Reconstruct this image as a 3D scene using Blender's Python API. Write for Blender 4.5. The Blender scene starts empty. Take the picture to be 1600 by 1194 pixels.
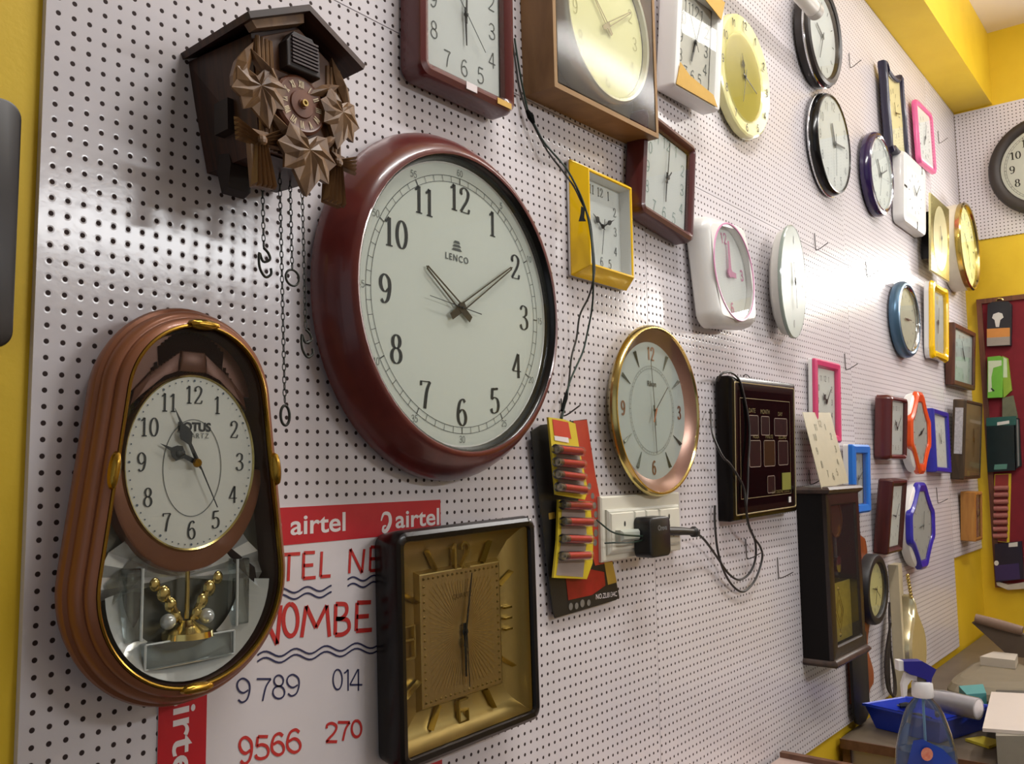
import bpy, bmesh, math, random
from mathutils import Vector, Matrix

SC = bpy.context.scene
COL = SC.collection
random.seed(7)
PI = math.pi

# ---------------------------------------------------------------- camera
CAM = Vector((-0.39929, -0.89394, 1.55))
RIGHT = Vector((0.62075406, -0.78387085, -0.01452186))
DOWN = Vector((0.06826976, 0.07249715, -0.99502935))
FWD = Vector((0.7810273, 0.6166771, 0.09851757))
FPX = 1401.94
cd = bpy.data.cameras.new('camera')
cam = bpy.data.objects.new('camera', cd)
COL.objects.link(cam)
m = Matrix.Identity(4)
for r in range(3):
    m[r][0] = RIGHT[r]; m[r][1] = -DOWN[r]; m[r][2] = -FWD[r]; m[r][3] = CAM[r]
cam.matrix_world = m
cd.sensor_width = 36.0
cd.lens = FPX * 36.0 / 1600.0
cd.clip_start = 0.02
SC.camera = cam

# ---------------------------------------------------------------- world, lamps, exposure
SC.view_settings.view_transform = 'Standard'
SC.view_settings.look = 'None'
SC.view_settings.gamma = 1.0
SC.view_settings.use_curve_mapping = False
SC.view_settings.exposure = 0.0
W = bpy.data.worlds.new('daylight'); SC.world = W
W.use_nodes = True
bg = W.node_tree.nodes['Background']
bg.inputs[0].default_value = (0.86, 0.92, 1.0, 1.0)
bg.inputs[1].default_value = 0.24

def area_light(name, loc, direction, sx, sy, power, col):
    ld = bpy.data.lights.new(name, 'AREA'); ld.shape = 'RECTANGLE'
    ld.size = sx; ld.size_y = sy; ld.energy = power; ld.color = col
    o = bpy.data.objects.new(name, ld); COL.objects.link(o)
    o.location = loc
    o.rotation_euler = Vector(direction).to_track_quat('-Z', 'Y').to_euler()
    return o
# tube on the back wall to the right of the frame, tube over the shop floor, daylight from the street door
area_light('tube_light_back', (4.10, -0.95, 2.46), (-1, 0, 0), 1.25, 0.09, 20, (1.0, 0.97, 0.93))
area_light('tube_light_middle', (1.75, -2.85, 2.62), (0, 1, -0.05), 1.25, 0.10, 20, (0.96, 0.98, 1.0))
area_light('tube_light_ceiling', (0.9, -0.80, 3.42), (0, 0.25, -0.97), 1.25, 0.10, 26, (1.0, 0.98, 0.95))
area_light('tube_light_corner', (3.0, -1.25, 3.25), (0, 0.3, -0.95), 1.25, 0.10, 13, (1.0, 0.98, 0.95))
area_light('ceiling_fill_upward', (2.9, -1.15, 3.30), (0, 0.3, 0.95), 1.25, 0.10, 17, (1.0, 0.98, 0.95))  # added fill facing up to brighten the ceiling, not a separate tube
area_light('street_door_daylight', (-2.6, -1.9, 1.6), (1, 0.15, 0), 2.2, 2.4, 3, (0.90, 0.95, 1.0))

# ---------------------------------------------------------------- pixel ray -> point in the room
def ray(x, y):
    return (RIGHT * ((x - 800.0) / FPX) + DOWN * ((y - 597.0) / FPX) + FWD)
def at(x, y, d=0.0):            # d metres in front of the pegboard
    v = ray(x, y); s = (-d - CAM.y) / v.y
    return CAM + v * s
def at_x(x, y, X):
    v = ray(x, y); return CAM + v * ((X - CAM.x) / v.x)
def at_z(x, y, Z):
    v = ray(x, y); return CAM + v * ((Z - CAM.z) / v.z)

# ---------------------------------------------------------------- materials
def lin(c):
    out = []
    for k in c:
        k = k / 255.0
        out.append(k / 12.92 if k <= 0.04045 else ((k + 0.055) / 1.055) ** 2.4)
    return (out[0], out[1], out[2], 1.0)
MATS = {}
def mat(name, rgb, rough=0.5, metal=0.0, spec=0.5, coat=0.0, vary=0.06, scale=40.0, bump=0.0, rgb2=None, bscale=None, trans=0.0):
    if name in MATS: return MATS[name]
    m = bpy.data.materials.new(name); m.use_nodes = True
    nt = m.node_tree; p = nt.nodes['Principled BSDF']
    p.inputs['Roughness'].default_value = rough
    p.inputs['Metallic'].default_value = metal
    p.inputs['Specular IOR Level'].default_value = spec
    p.inputs['Coat Weight'].default_value = coat
    p.inputs['Coat Roughness'].default_value = 0.06
    p.inputs['Transmission Weight'].default_value = trans
    tc = nt.nodes.new('ShaderNodeTexCoord')
    nz = nt.nodes.new('ShaderNodeTexNoise'); nz.inputs['Scale'].default_value = scale
    nz.inputs['Detail'].default_value = 3.0
    nt.links.new(tc.outputs['Object'], nz.inputs['Vector'])
    mx = nt.nodes.new('ShaderNodeMix'); mx.data_type = 'RGBA'
    a = lin(rgb)
    b = lin(rgb2) if rgb2 else tuple(max(0, k * (1 - 2 * vary)) for k in a[:3]) + (1,)
    mx.inputs[6].default_value = a; mx.inputs[7].default_value = b
    nt.links.new(nz.outputs[0], mx.inputs[0])
    nt.links.new(mx.outputs[2], p.inputs['Base Color'])
    if bump:
        bn = nt.nodes.new('ShaderNodeBump'); bn.inputs['Strength'].default_value = bump
        bn.inputs['Distance'].default_value = 0.002
        if bscale:
            n2 = nt.nodes.new('ShaderNodeTexNoise'); n2.inputs['Scale'].default_value = bscale
            nt.links.new(tc.outputs['Object'], n2.inputs['Vector'])
            nt.links.new(n2.outputs[0], bn.inputs['Height'])
        else:
            nt.links.new(nz.outputs[0], bn.inputs['Height'])
        nt.links.new(bn.outputs[0], p.inputs['Normal'])
    MATS[name] = m
    return m
def wood(name, rgb, rgb2, rough=0.45, scale=9.0, stretch=(6, 6, 0.7), coat=0.0, bump=0.15):
    if name in MATS: return MATS[name]
    m = bpy.data.materials.new(name); m.use_nodes = True
    nt = m.node_tree; p = nt.nodes['Principled BSDF']
    p.inputs['Roughness'].default_value = rough; p.inputs['Coat Weight'].default_value = coat
    p.inputs['Coat Roughness'].default_value = 0.08
    tc = nt.nodes.new('ShaderNodeTexCoord'); mp = nt.nodes.new('ShaderNodeMapping')
    mp.inputs['Scale'].default_value = stretch
    nt.links.new(tc.outputs['Object'], mp.inputs['Vector'])
    nz = nt.nodes.new('ShaderNodeTexNoise'); nz.inputs['Scale'].default_value = scale
    nz.inputs['Detail'].default_value = 6.0; nz.inputs['Distortion'].default_value = 0.6
    nt.links.new(mp.outputs[0], nz.inputs['Vector'])
    rp = nt.nodes.new('ShaderNodeValToRGB')
    rp.color_ramp.elements[0].position = 0.32; rp.color_ramp.elements[1].position = 0.68
    rp.color_ramp.elements[0].color = lin(rgb2); rp.color_ramp.elements[1].color = lin(rgb)
    nt.links.new(nz.outputs[0], rp.inputs[0]); nt.links.new(rp.outputs[0], p.inputs['Base Color'])
    bn = nt.nodes.new('ShaderNodeBump'); bn.inputs['Strength'].default_value = bump; bn.inputs['Distance'].default_value = 0.001
    nt.links.new(nz.outputs[0], bn.inputs['Height']); nt.links.new(bn.outputs[0], p.inputs['Normal'])
    MATS[name] = m
    return m
def thin_glass(name, tint=(255, 255, 255), refl=1.0, haze=0.0, rough=0.02):
    if name in MATS: return MATS[name]
    m = bpy.data.materials.new(name); m.use_nodes = True
    nt = m.node_tree; nt.nodes.clear()
    out = nt.nodes.new('ShaderNodeOutputMaterial')
    tr = nt.nodes.new('ShaderNodeBsdfTransparent'); tr.inputs[0].default_value = lin(tint)
    gl = nt.nodes.new('ShaderNodeBsdfGlossy'); gl.inputs['Roughness'].default_value = rough
    fr = nt.nodes.new('ShaderNodeFresnel'); fr.inputs[0].default_value = 1.45
    mt = nt.nodes.new('ShaderNodeMath'); mt.operation = 'MULTIPLY'; mt.inputs[1].default_value = refl
    nt.links.new(fr.outputs[0], mt.inputs[0])
    mx = nt.nodes.new('ShaderNodeMixShader')
    nt.links.new(mt.outputs[0], mx.inputs[0]); nt.links.new(tr.outputs[0], mx.inputs[1]); nt.links.new(gl.outputs[0], mx.inputs[2])
    last = mx
    if haze:
        df = nt.nodes.new('ShaderNodeBsdfDiffuse'); df.inputs[0].default_value = (0.8, 0.8, 0.78, 1)
        m2 = nt.nodes.new('ShaderNodeMixShader'); m2.inputs[0].default_value = haze
        nt.links.new(mx.outputs[0], m2.inputs[1]); nt.links.new(df.outputs[0], m2.inputs[2]); last = m2
    nt.links.new(last.outputs[0], out.inputs[0])
    MATS[name] = m
    return m

# ---------------------------------------------------------------- mesh building
class MB:
    def __init__(s): s.v = []; s.f = []
    def add(s, vs, fs):
        o = len(s.v); s.v += [Vector(p) for p in vs]; s.f += [tuple(i + o for i in f) for f in fs]
        return s
    def box(s, x0, x1, y0, y1, z0, z1):
        return s.add([(x0,y0,z0),(x1,y0,z0),(x1,y1,z0),(x0,y1,z0),(x0,y0,z1),(x1,y0,z1),(x1,y1,z1),(x0,y1,z1)],
                     [(0,3,2,1),(4,5,6,7),(0,1,5,4),(1,2,6,5),(2,3,7,6),(3,0,4,7)])
    def quad(s, a, b, c, d): return s.add([a, b, c, d], [(0, 1, 2, 3)])
    def loft(s, loops, cap0=False, cap1=False, closed=True):
        n = len(loops[0]); o = len(s.v)
        for l in loops: s.v += [Vector(p) for p in l]
        for a in range(len(loops) - 1):
            for i in range(n if closed else n - 1):
                j = (i + 1) % n
                s.f.append((o + a*n + i, o + a*n + j, o + (a+1)*n + j, o + (a+1)*n + i))
        if cap0: s.f.append(tuple(o + i for i in range(n)))
        if cap1: s.f.append(tuple(o + (len(loops)-1)*n + i for i in range(n - 1, -1, -1)))
        return s
    def prism(s, pts, y0, y1, bevel=0.0):       # pts (x,z); y0 back, y1 front (negative = towards the room)
        if bevel <= 0:
            return s.loft([[(x, y0, z) for x, z in pts], [(x, y1, z) for x, z in pts]], True, True)
        cx = sum(p[0] for p in pts) / len(pts); cz = sum(p[1] for p in pts) / len(pts)
        def sh(k):
            out = []
            for x, z in pts:
                d = math.hypot(x - cx, z - cz) or 1
                q = max(0, d - k) / d
                out.append((cx + (x - cx) * q, cz + (z - cz) * q))
            return out
        sg = -1 if y1 < y0 else 1
        return s.loft([[(x, y0, z) for x, z in pts], [(x, y1 - sg*bevel, z) for x, z in pts],
                       [(x, y1 - sg*bevel*0.3, z) for x, z in sh(bevel*0.3)], [(x, y1, z) for x, z in sh(bevel)]], True, True)
    def tube(s, path, r, n=8, caps=True):
        path = [Vector(p) for p in path]; loops = []
        prev = None
        for i, p in enumerate(path):
            t = (path[min(i+1, len(path)-1)] - path[max(i-1, 0)])
            if t.length < 1e-9: t = Vector((0, 0, 1))
            t.normalize()
            if prev is None:
                a = Vector((0, 0, 1)) if abs(t.z) < 0.9 else Vector((1, 0, 0))
                u = t.cross(a).normalized()
            else:
                u = (prev - t * prev.dot(t))
                u = u.normalized() if u.length > 1e-6 else t.orthogonal().normalized()
            prev = u; w = t.cross(u)
            rr = r[i] if isinstance(r, (list, tuple)) else r
            loops.append([p + u * (rr * math.cos(2*PI*k/n)) + w * (rr * math.sin(2*PI*k/n)) for k in range(n)])
        return s.loft(loops, caps, caps)
    def lathe(s, prof, c=(0, 0, 0), axis='z', n=24, caps=True):
        loops = []
        for r, h in prof:
            l = []
            for k in range(n):
                a = 2*PI*k/n; u, w = r*math.cos(a), r*math.sin(a)
                p = {'z': (u, w, h), 'y': (u, h, w), 'x': (h, u, w)}[axis]
                l.append((c[0]+p[0], c[1]+p[1], c[2]+p[2]))
            loops.append(l)
        return s.loft(loops, caps, caps)
    def ball(s, c, r, n=12, m=8, sc=(1, 1, 1)):
        loops = []
        for j in range(m + 1):
            t = PI * j / m; rr = max(1e-5, math.sin(t))
            loops.append([(c[0] + r*sc[0]*rr*math.cos(2*PI*k/n), c[1] + r*sc[1]*rr*math.sin(2*PI*k/n), c[2] + r*sc[2]*math.cos(t)) for k in range(n)])
        return s.loft(loops, True, True)
    def ribbon(s, pts, w, y=0.0, wf=None, th=0.0):   # flat stroke in the x-z plane at depth y
        n = len(pts); L = []; R = []
        for i in range(n):
            a = pts[max(i-1, 0)]; b = pts[min(i+1, n-1)]
            tx, tz = b[0]-a[0], b[1]-a[1]; l = math.hypot(tx, tz) or 1
            tx /= l; tz /= l
            ww = (wf(tx, tz, i/(n-1)) if wf else w) / 2
            L.append((pts[i][0] - tz*ww, y, pts[i][1] + tx*ww)); R.append((pts[i][0] + tz*ww, y, pts[i][1] - tx*ww))
        if th:
            return s.loft([[L[i], R[i], (R[i][0], y-th, R[i][2]), (L[i][0], y-th, L[i][2])] for i in range(n)], True, True)
        o = len(s.v); s.v += [Vector(p) for p in L] + [Vector(p) for p in R]
        for i in range(n - 1): s.f.append((o+i, o+i+1, o+n+i+1, o+n+i))
        return s
    def xf(s, M, start=0):
        for i in range(start, len(s.v)): s.v[i] = M @ s.v[i]
        return s
    def obj(s, name, material, parent=None, smooth=True, off=None, angle=38):
        me = bpy.data.meshes.new(name)
        vs = [(p - off) for p in s.v] if off is not None else s.v
        me.from_pydata([tuple(p) for p in vs], [], s.f)
        if len(s.f) > 1:
            b = bmesh.new(); b.from_mesh(me)
            bmesh.ops.recalc_face_normals(b, faces=b.faces)
            b.to_mesh(me); b.free()
        if smooth:
            me.shade_smooth(); me.set_sharp_from_angle(angle=math.radians(angle))
        me.materials.append(material)
        o = bpy.data.objects.new(name, me); COL.objects.link(o)
        if parent is not None: o.parent = parent
        return o

def tag(o, label=None, cat=None, group=None, kind=None):
    if label: o['label'] = label
    if cat: o['category'] = cat
    if group: o['group'] = group
    if kind: o['kind'] = kind
    return o
def thing(name, label, cat, loc=(0, 0, 0), group=None, rot=(0, 0, 0)):
    o = bpy.data.objects.new(name, None); COL.objects.link(o)
    o.location = loc; o.rotation_euler = rot; o.empty_display_size = 0.03
    return tag(o, label, cat, group)
def struct(name, mb, material, label=None):
    o = mb.obj(name, material); o['kind'] = 'structure'
    if label: o['label'] = label
    return o

def cat_rom(pts, k=8, closed=False):
    n = len(pts); out = []
    P = lambda i: pts[i % n] if closed else pts[max(0, min(n-1, i))]
    for i in range(n if closed else n - 1):
        a, b, c, d = P(i-1), P(i), P(i+1), P(i+2)
        for j in range(k):
            t = j / k
            out.append(tuple(0.5*((2*b[q]) + (c[q]-a[q])*t + (2*a[q]-5*b[q]+4*c[q]-d[q])*t*t + (3*b[q]-a[q]-3*c[q]+d[q])*t**3) for q in range(len(b))))
    out.append(tuple(P(0)) if closed else tuple(pts[-1]))
    return out

# ---------------------------------------------------------------- outlines (x, z)
def o_el(rx, rz, n=72): return [(rx*math.cos(2*PI*i/n), rz*math.sin(2*PI*i/n)) for i in range(n)]
def o_rr(w, h, r, n=18):
    r = max(0.0004, min(r, w/2, h/2)); out = []
    for q, (sx, sz) in enumerate(((1, 1), (-1, 1), (-1, -1), (1, -1))):
        for i in range(n):
            a = PI/2*q + PI/2*i/(n-1)
            out.append((sx*(w/2-r) + r*math.cos(a), sz*(h/2-r) + r*math.sin(a)))
    return out
def outline(shape, ins=0.0):
    if shape[0] == 'el':
        ix, iz = ins if isinstance(ins, tuple) else (ins, ins)
        return o_el(shape[1]-ix, shape[2]-iz)
    if shape[0] == 'rr': return o_rr(shape[1]-2*ins, shape[2]-2*ins, shape[3]-ins*0.8)
    base = shape[1]; ref = shape[2]                      # ('pts', list, reference half size)
    k = 1 - ins/ref
    return [(x*k, z*k) for x, z in base]
def frame_part(shape, prof, back=False):
    mb = MB()
    mb.loft([[(x, -d, z) for x, z in outline(shape, i)] for i, d in prof], cap0=back)
    return mb
def panel_part(shape, ins, d):
    mb = MB(); pts = outline(shape, ins)
    mb.add([(x, -d, z) for x, z in pts], [tuple(range(len(pts)))])
    return mb

# ---------------------------------------------------------------- numerals and lettering
EL = lambda cx, cz, rx, rz, a0=90, a1=450, n=26: [(cx + rx*math.cos(math.radians(a0+(a1-a0)*i/n)), cz + rz*math.sin(math.radians(a0+(a1-a0)*i/n))) for i in range(n+1)]
GL = {
 '0': [EL(.3, .5, .25, .49)],
 '1': [[(.12, .82), (.22, .88), (.32, .99)], [(.33, .99), (.33, .01)]],
 '2': [cat_rom([(.07, .72), (.1, .9), (.3, .99), (.5, .88), (.52, .7), (.4, .46), (.2, .22), (.05, .03)]), [(.05, .03), (.56, .03)]],
 '3': [cat_rom([(.07, .82), (.16, .95), (.3, .99), (.48, .9), (.48, .66), (.32, .54), (.2, .53)]), cat_rom([(.2, .53), (.38, .51), (.54, .36), (.52, .13), (.32, .01), (.14, .05), (.05, .2)])],
 '4': [[(.4, .98), (.02, .28)], [(.02, .28), (.6, .28)], [(.42, .98), (.42, .01)]],
 '5': [[(.52, .97), (.14, .97)], [(.14, .97), (.1, .54)], cat_rom([(.1, .54), (.28, .62), (.47, .54), (.54, .32), (.46, .1), (.26, .01), (.11, .05), (.05, .18)])],
 '6': [cat_rom([(.5, .88), (.36, .99), (.17, .86), (.07, .5), (.1, .18), (.3, .01), (.48, .1), (.54, .31), (.46, .52), (.3, .6), (.12, .48)])],
 '7': [[(.05, .97), (.56, .97)], cat_rom([(.56, .97), (.38, .62), (.26, .01)])],
 '8': [EL(.3, .76, .19, .23), EL(.3, .27, .24, .265)],
 '9': [cat_rom([(.1, .12), (.24, .01), (.43, .14), (.53, .5), (.5, .82), (.3, .99), (.12, .9), (.06, .69), (.14, .48), (.3, .4), (.48, .52)])],
 'I': [[(.3, .99), (.3, .01)]], 'V': [[(.05, .99), (.3, .01)], [(.3, .01), (.55, .99)]], 'X': [[(.05, .99), (.55, .01)], [(.55, .99), (.05, .01)]],
 'T': [[(.3, .98), (.27, .0)], [(.0, .97), (.62, 1.02)]],
 'E': [[(.1, 1.0), (.07, .0)], [(.1, 1.0), (.55, 1.02)], [(.08, .5), (.48, .53)], [(.07, .0), (.58, .04)]],
 'L': [[(.12, 1.0), (.06, .02)], [(.06, .02), (.55, .05)]],
 'N': [[(.06, .0), (.1, 1.0)], [(.1, 1.0), (.5, .02)], [(.5, .02), (.58, 1.0)]],
 'O': [EL(.3, .5, .28, .5)],
 'M': [[(.02, .0), (.12, .98)], [(.12, .98), (.34, .3)], [(.34, .3), (.58, 1.0)], [(.58, 1.0), (.64, .02)]],
 'B': [[(.1, 1.0), (.08, .0)], cat_rom([(.1, 1.0), (.42, .98), (.46, .74), (.3, .54), (.1, .52)]), cat_rom([(.1, .52), (.48, .48), (.54, .2), (.34, .02), (.08, .0)])],
}
ADV = {'1': .5, 'I': .3}
def glyph_width(t, asp=1.0, gap=.1): return sum((ADV.get(c, .6) + gap) * asp for c in t) - gap*asp
def numeral(mb, t, cx, cz, h, y, thick, thin=None, asp=1.0, serif=False, slant=0.0, th=0.0):
    thin = thin if thin is not None else thick
    wt = glyph_width(t, asp); x = cx - wt*h/2
    for c in t:
        x0 = x - (0.09*asp*h if c == '1' else 0) - (.15*asp*h if c == 'I' else 0)
        for st in GL[c]:
            pts = [(x0 + px*asp*h + slant*(pz-.5)*h, cz + (pz - .5)*h) for px, pz in st]
            if len(pts) == 2: pts = [tuple(pts[0][q] + (pts[1][q]-pts[0][q])*i/3 for q in (0, 1)) for i in range(4)]
            mb.ribbon(pts, thick, y, (lambda tx, tz, u: thin + (thick-thin)*abs(tz)**1.6) if thin != thick else None, th)
        if serif and c == '1':
            mb.ribbon([(x0 + .16*asp*h, cz-.49*h), (x0 + .5*asp*h, cz-.49*h)], thin*1.3, y)
        if serif and c == '7':
            mb.ribbon([(x0 + .06*asp*h, cz+.49*h), (x0 + .06*asp*h, cz+.32*h)], thick*.7, y)
        if serif and c == '2':
            mb.ribbon([(x0 + .54*asp*h, cz-.46*h), (x0 + .58*asp*h, cz-.3*h)], thick*.7, y)
            mb.add([(x0+.1*asp*h+.06*h*math.cos(k*PI/4), y, cz+.24*h+.06*h*math.sin(k*PI/4)) for k in range(8)], [tuple(range(8))])
        if serif and c == '5':
            mb.ribbon([(x0 + .5*asp*h, cz+.47*h), (x0 + .14*asp*h, cz+.43*h)], thick*.6, y)
        x += (ADV.get(c, .6) + .1) * asp * h
    return mb
def text_mb(s, size, depth=0.0, bold=0.0, spacing=1.0):
    """flat lettering in the x-z plane, centred on the origin"""
    cu = bpy.data.curves.new('lettering', 'FONT'); cu.body = s; cu.size = size
    cu.align_x = 'CENTER'; cu.align_y = 'CENTER'; cu.extrude = depth; cu.offset = bold; cu.space_character = spacing
    cu.resolution_u = 4
    o = bpy.data.objects.new('lettering', cu); COL.objects.link(o)
    dg = bpy.context.evaluated_depsgraph_get(); dg.update()
    me = bpy.data.meshes.new_from_object(o.evaluated_get(dg))
    mb = MB(); mb.v = [Vector((v.co.x, -v.co.z, v.co.y)) for v in me.vertices]; mb.f = [tuple(p.vertices) for p in me.polygons]
    bpy.data.objects.remove(o); bpy.data.curves.remove(cu); bpy.data.meshes.remove(me)
    return mb
def hand_mb(L, w0, w1, tail, ang, y, style='taper', th=0.0008):
    mb = MB()
    if style == 'open':
        t = w1*.28
        for sx in (-1, 1):
            mb.prism([(sx*w0*.5 - t/2, 0), (sx*w0*.5 + t/2, 0), (sx*w1*.22 + t/2, L*.97), (sx*w1*.22 - t/2, L*.97)], y, y-th)
        mb.prism([(-w1*.36, L*.95), (w1*.36, L*.95), (0, L)], y, y-th)
        mb.prism([(-w0*.5, -tail), (w0*.5, -tail), (w0*.62, L*.06), (-w0*.62, L*.06)], y, y-th)
    elif style == 'spade':
        c = [(0, -tail), (w0*.4, 0), (w0*.3, L*.35), (w0*1.2, L*.5), (w0*.9, L*.62), (w0*.25, L*.72), (0, L)]
        mb.prism(c + [(-x, z) for x, z in reversed(c[1:-1])], y, y-th)
    else:
        mb.prism([(-w0/2, -tail), (w0/2, -tail), (w1/2, L), (-w1/2, L)], y, y-th)
    a = -math.radians(ang)
    R = Matrix.Rotation(-a, 4, 'Y')
    mb.xf(R)
    return mb
# ================================================================ the setting
WX = 4.16          # corner with the back wall
def yellow_wall():
    m = bpy.data.materials.new('yellow_paint'); m.use_nodes = True
    nt = m.node_tree; p = nt.nodes['Principled BSDF']; p.inputs['Roughness'].default_value = 0.55
    tc = nt.nodes.new('ShaderNodeTexCoord')
    nz = nt.nodes.new('ShaderNodeTexNoise'); nz.inputs['Scale'].default_value = 3.0; nz.inputs['Detail'].default_value = 8
    n2 = nt.nodes.new('ShaderNodeTexNoise'); n2.inputs['Scale'].default_value = 140.0
    nt.links.new(tc.outputs['Object'], nz.inputs['Vector']); nt.links.new(tc.outputs['Object'], n2.inputs['Vector'])
    rp = nt.nodes.new('ShaderNodeValToRGB')
    e = rp.color_ramp.elements
    e[0].position = .3; e[0].color = lin((214, 176, 20)); e[1].position = .62; e[1].color = lin((228, 192, 40))
    nt.links.new(nz.outputs[0], rp.inputs[0]); nt.links.new(rp.outputs[0], p.inputs['Base Color'])
    b = nt.nodes.new('ShaderNodeBump'); b.inputs['Strength'].default_value = .12; b.inputs['Distance'].default_value = .002
    nt.links.new(n2.outputs[0], b.inputs['Height']); nt.links.new(b.outputs[0], p.inputs['Normal'])
    return m
YEL = yellow_wall()
CEIL = mat('ceiling_paint', (244, 234, 226), .7, scale=6, vary=.03)
FLOOR = mat('floor_tile', (84, 78, 72), .35, scale=4, vary=.1)

def pegboard_mat(name, pitch, ox, oz, plane='xz', rough=.30):
    m = bpy.data.materials.new(name); m.use_nodes = True
    nt = m.node_tree; N = nt.nodes; K = nt.links; p = N['Principled BSDF']
    p.inputs['Specular IOR Level'].default_value = .55
    tc = N.new('ShaderNodeTexCoord'); sp = N.new('ShaderNodeSeparateXYZ'); K.new(tc.outputs['Object'], sp.inputs[0])
    def mth(op, a, b=None, c=None):
        n = N.new('ShaderNodeMath'); n.operation = op
        for i, q in enumerate((a, b, c)):
            if q is None: continue
            if isinstance(q, (int, float)): n.inputs[i].default_value = q
            else: K.new(q, n.inputs[i])
        return n.outputs[0]
    ua, va = (sp.outputs[0], sp.outputs[2]) if plane == 'xz' else (sp.outputs[1], sp.outputs[2])
    def cell(a, o): return mth('SUBTRACT', mth('FRACT', mth('ADD', mth('DIVIDE', mth('SUBTRACT', a, o), pitch), 100.5)), .5)
    fu, fv = cell(ua, ox), cell(va, oz)
    d = mth('SQRT', mth('ADD', mth('MULTIPLY', fu, fu), mth('MULTIPLY', fv, fv)))
    hole = N.new('ShaderNodeMapRange'); hole.interpolation_type = 'SMOOTHSTEP'
    hole.inputs['From Min'].default_value = .185; hole.inputs['From Max'].default_value = .145
    K.new(d, hole.inputs['Value'])
    nz = N.new('ShaderNodeTexNoise'); nz.inputs['Scale'].default_value = 5.0; nz.inputs['Detail'].default_value = 5
    K.new(tc.outputs['Object'], nz.inputs['Vector'])
    base = N.new('ShaderNodeMix'); base.data_type = 'RGBA'
    base.inputs[6].default_value = lin((224, 218, 221)); base.inputs[7].default_value = lin((212, 206, 211))
    K.new(nz.outputs[0], base.inputs[0])
    mx = N.new('ShaderNodeMix'); mx.data_type = 'RGBA'; mx.inputs[7].default_value = lin((52, 36, 34))
    K.new(hole.outputs[0], mx.inputs[0]); K.new(base.outputs[2], mx.inputs[6]); K.new(mx.outputs[2], p.inputs['Base Color'])
    ro = N.new('ShaderNodeMapRange'); ro.inputs['To Min'].default_value = rough; ro.inputs['To Max'].default_value = .9
    K.new(hole.outputs[0], ro.inputs['Value']); K.new(ro.outputs[0], p.inputs['Roughness'])
    # crinkled laminate and punched rims
    n2 = N.new('ShaderNodeTexNoise'); n2.inputs['Scale'].default_value = 55.0; n2.inputs['Detail'].default_value = 3
    K.new(tc.outputs['Object'], n2.inputs['Vector'])
    rim = N.new('ShaderNodeMapRange'); rim.inputs['From Min'].default_value = .14; rim.inputs['From Max'].default_value = .26
    K.new(d, rim.inputs['Value'])
    hsum = mth('ADD', mth('MULTIPLY', rim.outputs[0], .3), mth('MULTIPLY', n2.outputs[0], .55))
    b = N.new('ShaderNodeBump'); b.inputs['Strength'].default_value = .28; b.inputs['Distance'].default_value = .0012
    K.new(hsum, b.inputs['Height']); K.new(b.outputs[0], p.inputs['Normal'])
    return m

PITCH = .016
ZJ = lambda j: 1.55 + (14.286 - j) * PITCH
# shell
struct('floor', MB().box(-2.6, WX, -3.4, .01, -.05, 0), FLOOR)
struct('wall_left', MB().box(-2.6, WX+.1, .008, .1, 0, 3.56), YEL)
struct('wall_back', MB().box(WX, WX+.1, -3.4, .008, 0, 3.56), YEL)
struct('wall_right', MB().box(-2.6, WX+.1, -3.5, -3.4, 0, 3.56), mat('off_white_paint', (214, 210, 204), .6, scale=5, vary=.05))
struct('ceiling', MB().box(-2.6, WX+.1, -3.5, .1, 3.56, 3.64), CEIL)
bm_ = MB().box(-2.6, WX, -.165, .008, 3.213, 3.56)
struct('trim_1', bm_, YEL, 'yellow painted beam along the top of the pegboard wall')
# pegboard sheets (x0, x1, z0, z1, x of a hole, z of a hole)
ZS = ZJ(-25.3)
sheets = [(-.012, 1.1775, .819, ZS-.0008, 0.0, ZJ(0), .17), (-.012, 1.1775, ZS+.0008, 3.212, 0.004, ZJ(-28.7), .3),
          (1.179, 2.440, .819, ZS-.0008, 1.1995, ZJ(-7.4), .20), (1.179, 2.440, ZS+.0008, 3.212, 1.195, ZJ(-24-2.9), .22),
          (2.4415, 3.62, .819, ZS-.0008, 2.45, ZJ(2), .22), (2.4415, 3.62, ZS+.0008, 3.212, 2.452, ZJ(-27.5), .24),
          (3.6215, WX-.001, 1.17, ZS-.0008, 3.63, ZJ(3), .36), (3.6215, WX-.001, ZS+.0008, 3.212, 3.634, ZJ(-27.1), .36)]
for k, (x0, x1, z0, z1, hx, hz, rg) in enumerate(sheets):
    struct('trim_%d' % (k+2), MB().box(x0, x1, 0, .0078, z0, z1), pegboard_mat('pegboard_%d' % k, PITCH, hx, hz, 'xz', rg), 'white perforated pegboard sheet on the left wall')
struct('trim_10', MB().box(WX-.007, WX, -3.3, -.002, 2.585, 3.205), pegboard_mat('pegboard_back', PITCH, -.02, 2.6, 'yz', .4), 'white perforated pegboard strip on the back wall')
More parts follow.
